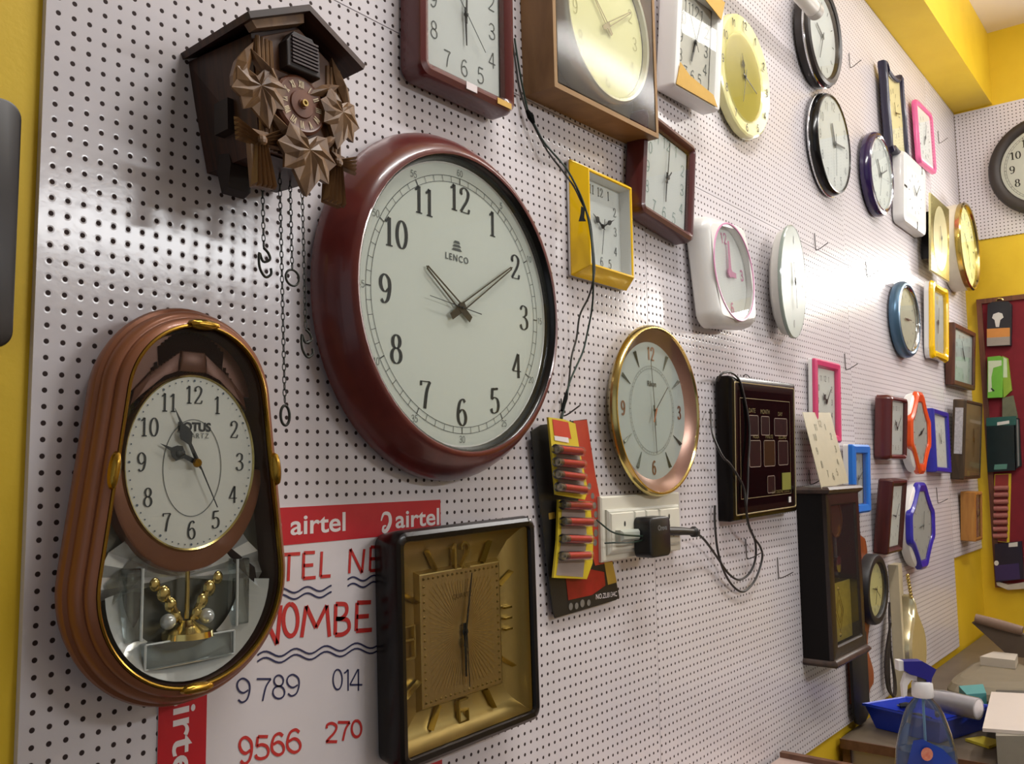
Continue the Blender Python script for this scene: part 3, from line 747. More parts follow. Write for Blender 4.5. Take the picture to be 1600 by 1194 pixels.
# ---- small dark round low
clock('black thick-rimmed round wall clock right of the dark pendulum cabinet', 2.462, 1.176, ROUND(.106),
      [('frame', None, [(.006, 0), (0, .004), (0, .028), (.004, .036), (.012, .039), (.022, .036), (.026, .026)], mat('matte_black_rim', (34, 32, 34), .45))],
      (None, .025, .024, mat('dial_soft_yellow', (226, 218, 160), .5)), dict(t=BARS, R=(.062, .062), h=.010, thick=.002, m=INKG),
      [(.03, .004, .002, .01, 280, 'taper'), (.042, .003, .002, .01, 125, 'taper'), (.045, .001, .001, .01, 198, 'taper')], glass=(None, .024, .032, GLASSH), lean=2)
# ================================================================ large round mahogany clock
def lenco():
    R0 = .2535
    red = wood('red_mahogany_rim', (104, 40, 34), (88, 30, 28), .3, 10, (2, 2, 2), .35, .03)
    prof = [(.006, 0), (.001, .003), (0, .010), (.002, .018), ((.007, .008), .030), ((.013, .016), .042), ((.019, .025), .052), ((.025, .033), .058), ((.029, .038), .0595), ((.032, .041), .0585)]
    r = clock('largest round wall clock, dark red wooden rim, white dial with bold black numerals', .558, 1.790, ('el', .2465, R0),
        [('rim', None, prof, red), ('inner_bevel', None, [((.032, .041), .0585), ((.035, .044), .056), ((.037, .046), .048), ((.0388, .0478), .041)], BLACKP),
         ('chapter_bevel', None, [((.0388, .0478), .0412), ((.041, .0500), .0405)], WHITEP)],
        (None, (.0402, .0492), .040, mat('dial_lenco', (244, 248, 240), .35, vary=.008)),
        dict(t=ALL12, R=(.152, .156), h=.0385, thick=.0058, thin=.0014, serif=True, asp=.92),
        [(.088, .010, .008, .026, 304, 'open', HANDB), (.146, .010, .007, .028, 56.5, 'open', HANDB), (.070, .0012, .0006, .042, 276, 'taper', INK)],
        glass=(None, (.0385, .0475), .050, GLASS), handc=(-.004, -.006),
        ticks=dict(R=(.187, .1865), R2=(.178, .1775), w=.0007, rings=((.187, .1865), (.178, .1775))), yaw=-1)
    d = [c for c in r.children if c.name.startswith('dial')][0]
    t = MB()
    for k in range(12):
        a = k*30; p = pos_on((.195, .1945), a); n = '60' if k == 0 else str(k*5)
        q = MB(); numeral(q, n, 0, 0, .0095, -.0407, .0008); q.xf(Matrix.Translation((p[0], 0, p[1]))); t.add(q.v, q.f)
    t.obj('minute_lettering', INKG, d, smooth=False)
    w = text_mb('LENCO', .0135, bold=.0002, spacing=1.25).xf(Matrix.Translation((-.008, -.0408, .066))); w.obj('lettering', INKG, d, smooth=False)
    lg = MB()
    for z0, z1, x in ((.088, .092, .0075), (.083, .0865, .0095), (.0775, .0812, .0115)):
        lg.quad((-.008-x, -.0408, z0), (-.008+x, -.0408, z0), (-.008+x*.62, -.0408, z1), (-.008-x*.62, -.0408, z1))
    lg.obj('logo', INKG, d, smooth=False)
lenco()

# ================================================================ copper pendulum clock with crystal base
def egg(g, rt=.080, zt=.106, rb=.104, zb=-.078, n=40):
    ph = math.asin((rb-rt)/(zt-zb)); out = []
    for i in range(n+1):
        a = ph + (PI-2*ph)*i/n; out.append(((rt+g)*math.cos(a), zt+(rt+g)*math.sin(a)))
    for i in range(n+1):
        a = PI-ph + (PI+2*ph)*i/n; out.append(((rb+g)*math.cos(a), zb+(rb+g)*math.sin(a)))
    return out
def lotus():
    cop = mat('copper_lacquer', (146, 92, 64), .4, .3, coat=.15, vary=.06, scale=7)
    copd = mat('brown_copper_panel', (112, 68, 50), .4, .3, vary=.08)
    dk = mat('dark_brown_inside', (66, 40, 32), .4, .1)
    gold = mat('antique_gold_rim', (170, 132, 52), .25, .95)
    r = thing('pendulum_clock', 'copper brown egg-shaped pendulum wall clock with crystal base, beside the phone poster', 'clock', (.129, -.001, 1.520))
    L = lambda g, d: [(x, -d, z) for x, z in egg(g)]
    MB().loft([L(g, d) for g, d in ((.004, 0), (.010, .003), (.0165, .016), (.0205, .028), (.0215, .034), (.020, .038), (.0165, .040), (.0165, .042), (.0165, .048), (.0135, .0535), (.0105, .0555), (.0085, .0555), (.0085, .057), (.0085, .0595), (.006, .063), (.0015, .0655))], True).obj('case', cop, r)
    MB().loft([L(g, d) for g, d in ((.0012, .063), (.0010, .0668), (-.0006, .0676), (-.0020, .0668), (-.0024, .062))]).obj('gold_rim', gold, r)
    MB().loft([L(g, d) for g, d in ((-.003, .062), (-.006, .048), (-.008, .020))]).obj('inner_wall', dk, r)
    MB().add(L(-.0072, .034), [tuple(range(82))]).obj('back_panel', mat('chamber_grey', (112, 114, 108), .2, .3), r)
    up = [(x, z) for x, z in egg(-.0065) if z > -.030]; up = up[:]
    MB().prism(sorted([q for q in up if q[0] >= 0], key=lambda q: q[1]) + sorted([q for q in up if q[0] < 0], key=lambda q: -q[1]), -.021, -.044).obj('upper_panel', copd, r, smooth=False)
    # fluted fan and bow above the dial
    f = MB(); cz = .044
    for i in range(37):
        a = math.radians(30 + 120*i/36); c, s = math.cos(a), math.sin(a); wv = .0018
        p0 = Vector((.066*c, -.044, cz+.080*s)); p1 = Vector((.0735*c*1.0, -.044, cz+.1375*s if s > .86 else cz+.080*s+.05*s*s))
        p1.x = max(-.072, min(.072, p1.x))
        n = Vector((-s, 0, c))*wv
        f.loft([[p0-n, p0+Vector((0, -.004, 0)), p0+n], [p1-n, p1+Vector((0, -.004, 0)), p1+n]], True, True)
    f.obj('fluted_fan_ribs_trim', mat('dark_copper_rib', (78, 44, 36), .4, .2), r)
    b = MB()
    b.prism([(-.016, .138), (.016, .138), (.014, .160), (-.014, .160)], -.044, -.050, .003)
    for s in (-1, 1):
        b.prism([(s*.015, .139), (s*.030, .133), (s*.060, .108), (s*.068, .100), (s*.064, .116), (s*.046, .136), (s*.014, .159)], -.044, -.048, .003)
    b.obj('bow_relief_trim', copd, r)
    # chin under the dial, dial, ring
    ch = [(.088*math.cos(a), .036 + .105*math.sin(a)) for a in [PI + PI*i/40 for i in range(41)]]
    MB().prism(ch, -.030, -.050, .004).obj('chin', cop, r)
    el = o_el(.0735, .0892)
    MB().loft([[(x, -d, z+cz) for x, z in o_el(.0735+g, .0892+g)] for g, d in ((.003, .020), (.0032, .050), (.0012, .053), (-.0006, .0515))]).obj('dial_ring', GOLD, r)
    D = MB().add([(x, -.0512, z+cz) for x, z in el], [tuple(range(len(el)))]).obj('dial', mat('dial_lotus', (232, 230, 222), .4, vary=.01), r)
    nb = MB()
    for h in range(1, 13):
        x, z = pos_on((.0565, .0700), h*30)
        numeral(nb, str(h), x, z+cz, .0185, -.0519, .0021, .0010, asp=.85, serif=True)
    nb.obj('numerals', INK, D, smooth=False)
    dt = MB()
    for k in range(60):
        x, z = pos_on((.0695, .0848), k*6); q = .0009 if k % 5 else .0014
        dt.add([(x+q*math.cos(j*PI/3), -.0519, z+cz+q*math.sin(j*PI/3)) for j in range(6)], [tuple(range(6))])
    dt.obj('minute_dots', mat('dot_blue_grey', (90, 104, 120), .5), D, smooth=False)
    ring = o_el(.0335, .0500); MB().ribbon([(x, z+cz-.006) for x, z in ring + [ring[0]]], .0008, -.0518).obj('inner_ring', INKG, D, smooth=False)
    text_mb('LOTUS', .0125, bold=.0005).xf(Matrix.Translation((.001, -.0519, cz+.036))).obj('lettering', INK, D, smooth=False)
    text_mb('QUARTZ', .0075, spacing=1.2).xf(Matrix.Translation((.001, -.0519, cz+.027))).obj('small_lettering', INKG, D, smooth=False)
    T = Matrix.Translation((.003, 0, cz-.001))
    h1 = hand_mb(.046, .007, .002, .006, 295, -.0545, 'spade'); h1.ball((-.021, -.0552, .009), .004, 10, 6, (1, .3, 1)); h1.ball((-.017, -.0552, .0105), .003, 10, 6, (1, .3, 1)); h1.xf(T).obj('hour_hand', INK, r, smooth=False)
    hand_mb(.062, .006, .0015, .008, 333.5, -.0562, 'spade').xf(T).obj('minute_hand', INK, r, smooth=False)
    hand_mb(.052, .0016, .0008, .012, 154, -.0578).xf(T).obj('second_hand', INK, r, smooth=False)
    MB().lathe([(.005, -.0578), (.004, -.0605)], (.001, 0, cz-.001), 'y', 14).obj('hand_hub', BRASSD, r)
    # mirrored crystal chamber
    mir = mat('mirror_foil', (244, 246, 246), .14, .45, vary=.15, scale=30)
    cry = thin_glass('crystal_plastic', (232, 238, 238), 3.2, 0, .03)
    bk = MB(); c0 = Vector((0, -.036, -.075)); N = 18; prev = None
    for i in range(N+1):
        a = PI*1.08 - (PI*1.16)*i/N
        ro = .096; p = Vector((c0.x + ro*math.cos(a)*.98, -.0365, c0.z + ro*math.sin(a)*.62)); p.y -= .006*(i % 2)
        if prev is not None: bk.add([c0, prev, p], [(0, 1, 2)])
        prev = p
    bk.obj('mirror_fan', mir, r, smooth=False)
    lo = [(.093*math.cos(a), -.078 + .098*math.sin(a)) for a in [PI*1.02 + PI*.96*i/30 for i in range(31)]]
    MB().loft([[(x, -.0575, z) for x, z in lo], [(x*.72, -.040, -.078 + (z+.078)*.70) for x, z in lo]], closed=False).obj('mirror_skirt', mir, r, smooth=False)
    for s, w in ((-1, .016), (1, .016)):
        MB().prism([(s*.062-w/2, -.130), (s*.062+w/2, -.130), (s*.062+w/2, -.060), (s*.062-w/2, -.060)], -.038, -.054, .003).obj('crystal_column', cry, r, smooth=False)
    MB().loft([[(x*k, -d, z) for x, z in ((-.050, -.158), (.050, -.158), (.050, -.134), (-.050, -.134))] for k, d in ((1, .041), (1, .055), (.9, .058))], True, True).obj('crystal_block', cry, r, smooth=False)
    bs = MB(); bs.box(-.045, .045, -.0405, -.0395, -.157, -.135); bs.obj('dark_contrast_sheet', mat('dark_crystal_shade', (58, 62, 54), .12), r)  # thin dark sheet painting dark contrast behind the clear block
    for q in ([(-.05, -.056, -.134), (.05, -.056, -.134)], [(-.05, -.056, -.158), (.05, -.056, -.158)], [(-.05, -.056, -.158), (-.05, -.056, -.134)], [(.05, -.056, -.158), (.05, -.056, -.134)]):
        MB().tube(q, .0012, 6).obj('crystal_edge_glint', mat('painted_edge_glint', (244, 246, 246), .08, .2), r)  # bright tubes painting highlights along the block edges
    for s in (-1, 1):
        MB().tube([(s*.054, -.0545, -.130), (s*.054, -.0545, -.060)], .0014, 6).obj('crystal_edge_glint', mat('painted_edge_glint', (244, 246, 246), .08, .2), r)  # same painted highlight beside each crystal column
    MB().lathe([(.026, -.134), (.025, -.128), (.016, -.124), (.010, -.121), (.006, -.117)], (0, -.048, 0), 'z', 20).obj('gold_base', GOLD, r)
    MB().tube([(0, -.046, -.116), (0, -.046, -.055)], .0024).obj('pendulum_rod', GOLD, r)
    for s in (-1, 1):
        pt = MB()
        for (x, z, q) in ((.012, -.112, .004), (.018, -.100, .0045), (.026, -.088, .005), (.036, -.078, .004)):
            pt.ball((s*x, -.046, z), q*1.5, 8, 6, (1, .5, 1.2))
        pt.tube([(s*.006, -.045, -.118), (s*.014, -.045, -.106), (s*.024, -.045, -.090), (s*.038, -.045, -.074)], [.003, .004, .004, .001], 8)
        pt.obj('gold_flower', GOLD, r)
    for s in (-1, 1):
        MB().ball((s*.022, -.048, -.116), .008, 12, 8).obj('crystal_ball', mir, r)
    for s in (-1, 1):
        MB().add([(s*.03, -.040, -.03), (s*.085, -.042, -.072), (s*.082, -.052, -.092), (s*.05, -.055, -.064)], [(0, 1, 2, 3)]).obj('crystal_wing', cry, r, smooth=False)
    MB().add(L(-.0028, .0605), [tuple(range(82))]).obj('glass', GLASS, r)
    for x, z, a in ((0, .1865, 0), (0, -.1825, 0), (-.0925, .036, 97), (.0925, .036, 83)):
        o = MB(); n = 16
        top = [(.0185*math.cos(2*PI*i/n), .006*math.sin(2*PI*i/n)) for i in range(n)]
        o.loft([[(u, -.066, v) for u, v in top], [(u*.92, -.0705, v*.85) for u, v in top], [(u*.55, -.073, v*.4) for u, v in top]], True, True)
        o.xf(Matrix.Translation((x, 0, z)) @ Matrix.Rotation(math.radians(a), 4, 'Y')).obj('gold_ornament', gold, r)
lotus()

# ================================================================ cuckoo clock
def leaf_mb(pts, th=.007, ridge=.006, centre=(0, 0)):
    """carved leaf: outline fan with a raised centre and bevelled underside"""
    mb = MB(); n = len(pts)
    for i in range(n):
        a, b = pts[i], pts[(i+1) % n]
        mb.add([(a[0], 0, a[1]), (b[0], 0, b[1]), (centre[0], -ridge, centre[1])], [(0, 1, 2)])
        mb.add([(a[0], 0, a[1]), (b[0], 0, b[1]), (b[0]*.9, th, b[1]*.9), (a[0]*.9, th, a[1]*.9)], [(0, 3, 2, 1)])
    mb.add([(p[0]*.9, th, p[1]*.9) for p in pts], [tuple(range(n))])
    return mb
def maple(s=1.0):
    half = [(0, -.044), (.009, -.030), (.016, -.020), (.027, -.022), (.027, -.008), (.036, .002), (.027, .011), (.023, .026), (.011, .024), (0, .016)]
    pts = [(x*s, z*s) for x, z in half] + [(-x*s, z*s) for x, z in reversed(half[1:-1])]
    return pts
def vein_leaf_mb(s, th=.006, ridge=.006):
    pts = maple(s); n = len(pts); mb = MB(); sp = (0, .004*s); ins = []
    for i, (x, z) in enumerate(pts):
        tip = i % 2 == 0
        k = .50; ins.append((sp[0]+(x-sp[0])*k, -(ridge if tip else ridge*.45), sp[1]+(z-sp[1])*k))
    for i in range(n):
        j = (i+1) % n; a, b = pts[i], pts[j]
        mb.add([(a[0], -.001, a[1]), (b[0], -.001, b[1]), ins[j], ins[i]], [(0, 1, 2), (0, 2, 3)])
        mb.add([ins[i], ins[j], (sp[0], -ridge*.8, sp[1])], [(0, 1, 2)])
        mb.add([(a[0], -.001, a[1]), (b[0], -.001, b[1]), (b[0]*.92, th, b[1]*.92), (a[0]*.92, th, a[1]*.92)], [(0, 3, 2, 1)])
    mb.add([(p[0]*.92, th, p[1]*.92) for p in pts], [tuple(range(n))])
    return mb
def cuckoo():
    dark = wood('dark_walnut', (74, 42, 27), (38, 20, 14), .5, 10, (1, 9, .8))
    mid = wood('carved_wood', (112, 74, 46), (72, 44, 28), .48, 14, (3, 3, .8))
    lite = wood('light_carved_wood', (132, 98, 62), (86, 58, 36), .42, 18, (3, 3, 1))
    r = thing('cuckoo_clock', 'carved wooden cuckoo clock with gabled roof, vine leaves and hanging chains', 'clock', (.218, -.001, 1.950), rot=(math.radians(-3), 0, 0))
    D = .104
    body = MB()
    fr = [(-.052, -.062), (.052, -.062), (.060, .070), (0, .104), (-.060, .070)]
    bkk = [(-.048, -.056), (.048, -.056), (.072, .070), (0, .106), (-.072, .070)]
    body.loft([[(x, 0, z) for x, z in bkk], [(x, -D, z) for x, z in fr]], True, True)
    body.obj('body', dark, r, smooth=False)
    fp = MB(); fp.prism([(-.050, -.060), (.050, -.060), (.058, .064), (0, .097), (-.058, .064)], -D, -D-.006, .001); fp.obj('front_board', mid, r, smooth=False)
    for s in (-1, 1):                       # fluted corner posts
        p = MB()
        for k in range(4):
            p.tube([(s*(.036+.0055*k), -D-.006, -.06), (s*(.040+.0055*k), -D-.006, .066)], .0028, 8)
        p.obj('fluted_post_trim', lite, r)
    pz = .1185; ez = .0760; ex = .0820; T = .0065
    for s in (-1, 1):
        rf = MB(); n = Vector((ez-pz, 0, -s*ex)).normalized() * (-s) if False else None
        a0, a1 = (0, pz), (s*ex, ez); b0, b1 = (0, pz-T*1.2), (s*(ex-.003), ez-T)
        rf.loft([[(a0[0], .0, a0[1]), (a1[0], .0, a1[1]), (b1[0], .0, b1[1]), (b0[0], .0, b0[1])], [(a0[0], -.130, a0[1]), (a1[0], -.130, a1[1]), (b1[0], -.130, b1[1]), (b0[0], -.130, b0[1])]], True, True)
        rf.obj('roof_slope', dark, r, smooth=False)
    ba = MB()
    ba.loft([[(-.072, y, .0735), (-.002, y, .1095), (-.002, y, .0985), (-.066, y, .0665)] for y in (-.1085, -.122)], True, True)
    ba.obj('barge_board', lite, r, smooth=False)
    for k, (x, y) in enumerate(((.004, -.1), (-.038, -.05), (.048, -.115))):
        z = pz - abs(x)*.52
        MB().box(x-.002, x+.002, y-.003, y+.003, z-.002, z+.012).obj('roof_peg', dark, r, smooth=False)
    # shutter of the bird's door
    sh = MB(); sh.prism([(-.024, .036), (.022, .036), (.022, .066), (.012, .080), (-.014, .080), (-.024, .066)], -D-.006, -D-.020, .002); sh = sh.xf(Matrix.Translation((-.004, 0, .002)))
    shd = sh.obj('bird_door', mat('near_black_wood', (36, 24, 22), .6), r, smooth=False)
    sl = MB()
    for k in range(8): sl.box(-.022, .014, -D-.0225, -D-.0195, .044+.0042*k, .0462+.0042*k)
    sl.obj('door_slat', mat('dark_violet_wood', (58, 38, 40), .55), shd, smooth=False)
    # dial
    dc = (-.005, .002)
    di = MB(); di.lathe([(.034, -D-.006), (.034, -D-.012), (.031, -D-.0145), (.029, -D-.0135), (.016, -D-.0135), (.015, -D-.0155), (.006, -D-.0155), (.005, -D-.017), (.0001, -D-.017)], (dc[0], 0, dc[1]), 'y', 40)
    dial = di.obj('dial', wood('dial_brown_wood', (124, 76, 52), (98, 56, 38), .4, 8, (2, 2, 2)), r)
    nb = MB(); rom = ['XII', 'I', 'II', 'III', 'IV', 'V', 'VI', 'VII', 'VIII', 'IX', 'X', 'XI']
    for k, t in enumerate(rom):
        q = MB(); numeral(q, t, 0, 0, .0085, 0, .0011, .0008, asp=.62 if len(t) < 4 else .48)
        a = math.radians(k*30)
        q.xf(Matrix.Translation((dc[0]+.0235*math.sin(a), -D-.0143, dc[1]+.0235*math.cos(a))) @ Matrix.Rotation(a, 4, 'Y'))
        nb.add(q.v, q.f)
    nb.obj('numerals', mat('bone_inlay', (214, 196, 160), .5), dial, smooth=False)
    MB().lathe([(.004, -D-.017), (.004, -D-.021), (.0022, -D-.021), (.0022, -D-.018)], (dc[0], 0, dc[1]), 'y', 14).obj('hand_bushing', GOLDS, dial)
    # carved leaves
    def put(pts, x, z, rot, y=-D-.014, ridge=.007, tilt=0, name='carved_leaf', m=lite, th=.008):
        mb = vein_leaf_mb(pts, th, ridge) if isinstance(pts, float) else leaf_mb(pts, th, ridge)
        mb.xf(Matrix.Translation((x, y, z)) @ Matrix.Rotation(math.radians(rot), 4, 'Y') @ Matrix.Rotation(math.radians(tilt), 4, 'Z'))
        o = mb.obj(name, m, r, smooth=False)
        return o
    put(.95, -.060, .000, -14, tilt=-6, ridge=.006, th=.005); put(.98, .050, .006, 8, tilt=10, ridge=.006, th=.005); put(1.12, -.004, -.058, 4, y=-D-.020, ridge=.007, th=.006)
    slim = [(0, .034), (.006, .014), (.009, -.004), (.004, -.022), (0, -.030), (-.005, -.020), (-.008, 0), (-.005, .018)]
    put(slim, -.078, .024, 24, y=-D-.010); put(slim, .058, .046, -24, y=-D-.010); put([(x*.8, z*.8) for x, z in slim], -.050, .026, -50); put([(x*.8, z*.8) for x, z in slim], .028, .030, 60)
    put([(x*.8, z*.8) for x, z in slim], -.030, -.034, -50); put([(x*.8, z*.8) for x, z in slim], .028, -.034, 50)
    # knotted bundles
    for x, z in ((-.060, -.056), (.044, -.052)):
        t = MB()
        for k in range(5):
            u = k-2
            t.loft([[(u*.0032-.0016, -.001, -.004), (u*.0032, -.007, -.004), (u*.0032+.0016, -.001, -.004)], [(u*.0062-.003, -.001, -.050), (u*.0062, -.009, -.048), (u*.0062+.003, -.001, -.050)]], True, True)
            for s in (-1, 1):
                t.loft([[(s*.002, -.001, -.002+u*.002), (s*.002, -.007, u*.002), (s*.002, -.001, .002+u*.002)], [(s*.030, -.001, .008+u*.0052-.002), (s*.028, -.006, .008+u*.0052), (s*.030, -.001, .008+u*.0052+.002)]], True, True)
        t.ball((0, -.006, 0), .006, 10, 6, (1, .7, 1))
        t.box(-.012, .012, -.002, .006, -.05, .012)
        t.xf(Matrix.Translation((x, -D-.010, z)) @ Matrix.Rotation(math.radians(-4 if x < 0 else 6), 4, 'Y'))
        t.obj('carved_tassel', lite, r, smooth=False)
    bl = MB(); bl.prism([(.0, 0), (.016, .004), (.022, -.02), (.016, -.046), (.004, -.05), (-.004, -.024)], 0, .03, .002)
    bl.xf(Matrix.Translation((-.052, -.030, -.040)) @ Matrix.Rotation(math.radians(-90), 4, 'Z')); bl.obj('side_leaf', mat('near_black_wood', (36, 24, 22), .6), r, smooth=False)
    b2 = MB(); b2.box(-.0675, -.054, -.07, -.045, -.030, .006); b2.obj('side_vent_trim', mat('near_black_wood', (36, 24, 22), .6), r, smooth=False)
    # chains with hooks and rings
    iron = mat('dark_iron', (54, 56, 52), .4, .6)
    def chain(x, y, z0, z1, end):
        c = MB(); L = .0072; n = int((z0-z1)/L); 
        for k in range(n):
            zc = z0 - (k+.5)*L; e = [(.0022*math.cos(2*PI*i/10), .0046*math.sin(2*PI*i/10)) for i in range(11)]
            if k % 2: c.tube([(x+u, y, zc+v) for u, v in e], .0006, 5, False)
            else: c.tube([(x+u*.35, y+u*.94, zc+v) for u, v in e], .0006, 5, False)
        ch = c.obj('chain', iron, r)
        h = MB()
        if end == 'ring': h.tube([(x+.0095*math.cos(2*PI*i/24), y, z1-.010+.0095*math.sin(2*PI*i/24)) for i in range(25)], .0014, 8)
        if end == 'oval': h.tube([(x+.006*math.cos(2*PI*i/24), y, z1-.009+.011*math.sin(2*PI*i/24)) for i in range(25)], .0016, 8)
        if end == 'hook':
            h.tube(cat_rom([(x, y, z1+.003), (x+.006, y, z1-.002), (x+.008, y, z1-.009), (x-.001, y, z1-.013), (x-.006, y, z1-.004), (x-.006, y, z1-.020), (x+.001, y, z1-.030), (x+.009, y, z1-.026), (x+.009, y, z1-.019)], 5), .0015, 8)
        h.obj('chain_hook' if end == 'hook' else 'chain_ring', iron, ch)
    ZB = -.058
    chain(-.018, -.062, ZB, -.155, 'hook'); chain(.006, -.062, ZB, -.330, 'oval'); chain(.030, -.050, ZB, -.166, 'ring'); chain(.054, -.042, ZB, -.236, 'hook')
cuckoo()

# ================================================================ black square clock with a stepped gold face
def gold_square():
    Wd, Hd = .295, .306
    r = clock('black-framed square wall clock with stepped gold sunburst face over the phone poster', .574, 1.325, ('rr', Wd, Hd, .020),
        [('frame', None, [(.010, 0), (.006, .004), (.001, .030), (0, .040), (.003, .048), (.008, .051), (.0145, .050), (.0165, .045)], mat('black_lacquer', (20, 14, 13), .28, spec=.3, coat=.12)),
         ('gold_step', ('rr', Wd, Hd, .004), [(.0165, .044), (.019, .034), (.036, .020), (.060, .019), (.064, .027), (.0655, .0275)], GOLDS)],
        (('rr', Wd-.131, Hd-.131, .001), 0, .0272, mat('gold_dial', (184, 152, 96), .4, .7)), None,
        [(.062, .007, .003, .012, 180, 'taper'), (.082, .004, .0015, .02, 11, 'taper'), (.076, .0012, .001, .0, 178, 'taper')], roll=-1.5,
        glass=(None, .016, .0465, GLASS), yaw=1)
    d = [c for c in r.children if c.name.startswith('dial')][0]
    s = MB()
    for k in range(72):
        a = k*5+2.5; x, z = pos_on((.066, .072), a, 12); m_ = .13
        s.ribbon([(x*m_, z*m_), (x, z)], .0011, -.0278)
    s.obj('sunburst_lettering_groove', mat('pale_gold_ray', (222, 190, 124), .3, .9), d, smooth=False)
    b = MB()
    w, h = Wd/2-.071, Hd/2-.071
    for k in range(17):
        t = -1+2*k/16
        for x, z in ((t*w, h), (t*w, -h), (w, t*h), (-w, t*h)):
            b.add([(x+.0022*math.cos(j*PI/3), -.0272, z+.0022*math.sin(j*PI/3)) for j in range(6)] + [(x, -.0305, z)], [(j, (j+1) % 6, 6) for j in range(6)])
    b.obj('beaded_border', GOLDS, d)
    text_mb('QUARTZ', .010).xf(Matrix.Translation((0, -.0279, .050))).obj('lettering', mat('gold_print', (120, 92, 46), .4, .6), d, smooth=False)
    def bar(a, L=.034, wv=.0036):
        x, z = pos_on((.100, .106), a, 7); u = Vector((math.sin(math.radians(a)), 0, math.cos(math.radians(a)))); n = Vector((u.z, 0, -u.x)); c = Vector((x, -.022, z)); mb = MB()
        mb.loft([[c-u*L/2-n*wv, c-u*L/2+Vector((0, -.008, 0)), c-u*L/2+n*wv], [c+u*L/2-n*wv, c+u*L/2+Vector((0, -.008, 0)), c+u*L/2+n*wv]], True, True)
        mb.obj('hour_bar', GOLD, r, smooth=False)
    for k in (1, 2, 4, 5, 7, 8, 10, 11): bar(k*30)
    q = MB(); numeral(q, '12', 0, .106, .036, -.022, .0042, .0034, asp=.9, th=.006); q.obj('numeral_twelve', GOLD, r, smooth=False)
    q = MB()
    q.ribbon([(-.010, -.094), (-.010, -.124), (.008, -.124), (.008, -.109), (-.008, -.109)], .003, -.021, None, .006); q.ribbon([(-.010, -.094), (.008, -.094)], .003, -.021, None, .006)
    q.obj('numeral_six', GOLD, r, smooth=False)
    for k, z in enumerate((.018, .002, -.014)):
        MB().box(.094, .110, -.028, -.021, z-.0015, z+.0015).obj('numeral_bar', GOLD, r, smooth=False)
    q = MB(); q.ribbon([(-.094, -.018), (-.094, .024), (-.113, .024), (-.113, .006), (-.094, .006)], .003, -.021, None, .006); q.ribbon([(-.094, -.018), (-.112, -.018)], .003, -.021, None, .006)
    q.obj('numeral_nine', GOLD, r, smooth=False)
gold_square()

# ================================================================ round clock in its cardboard box
def boxed():
    Wd, Hd, D = .352, .40, .066
    r = thing('boxed_clock', 'round silver-rimmed clock still packed in its brown windowed cardboard box', 'boxed clock', (.945, -.002, 2.192+Hd/2), rot=(math.radians(1), math.radians(-2), 0))
    x, z = Wd/2, Hd/2; t = .0025
    b = MB(); b.box(-x, x, -t, 0, -z, z); b.box(-x, -x+t, -D, -t, -z, z); b.box(x-t, x, -D, -t, -z, z); b.box(-x+t, x-t, -D, -t, -z, -z+t); b.box(-x+t, x-t, -D, -t, z-t, z)
    b.obj('box_shell', wood('printed_cardboard', (150, 112, 70), (120, 86, 50), .55, 5, (3, 3, 1.2), bump=.05), r, smooth=False)
    fr = MB(); fr.loft([[(a, -d, c) for a, c in o_rr(Wd-2*i, Hd-2*i, .001)] for i, d in ((0, D), (0, D+.001), (.009, D+.001), (.009, D))]); fr.obj('front_edge_frame', CARDB, r, smooth=False)
    ins = MB(); ins.box(-x+t, x-t, -.012, -.010, -z+t, z-t); ins.obj('inner_card', mat('grey_brown_card', (112, 98, 82), .7), r)
    cz = -.025
    R = .145
    cl = MB(); cl.loft([[(a+.016, -d, c+cz) for a, c in o_el(R-i, R-i)] for i, d in ((.004, .012), (0, .020), (0, .052), (.002, .060), (.006, .0635), (.011, .062), (.014, .054))], True); clock_ = cl.obj('clock_rim', mat('pale_silver_gold', (226, 222, 206), .22, .7), r)
    dd = MB(); pts = o_el(R-.0135, R-.0135); dd.add([(a+.016, -.052, c+cz) for a, c in pts], [tuple(range(len(pts)))]); dial = dd.obj('dial', mat('dial_cream_yellow', (236, 230, 178), .5, vary=.02), clock_)
    nb = MB()
    for h in range(1, 13):
        px, pz = pos_on((.102, .102), h*30); numeral(nb, str(h), px+.016, pz+cz, .026, -.0527, .0028, .0016)
    nb.obj('numerals', mat('faded_olive_print', (196, 188, 128), .5), clock_, smooth=False)
    hm = mat('pale_bronze_hand', (150, 132, 96), .4, .4)
    T = Matrix.Translation((.014, -.012, cz))
    hand_mb(.075, .008, .006, .02, 312, -.044, 'open').xf(T).obj('hour_hand', hm, clock_, smooth=False)
    hand_mb(.100, .008, .006, .022, 57, -.046, 'open').xf(T).obj('minute_hand', hm, clock_, smooth=False)
    fl = MB(); fl.add([(-x+.012, -D-.0002, -z+.012), (x-.012, -D-.0002, -z+.012), (x-.012, -D-.0002, z-.012), (-x+.012, -D-.0002, z-.012)], [(0, 1, 2, 3)]); fl.obj('clear_window_glass', PLASTF, r)
boxed()

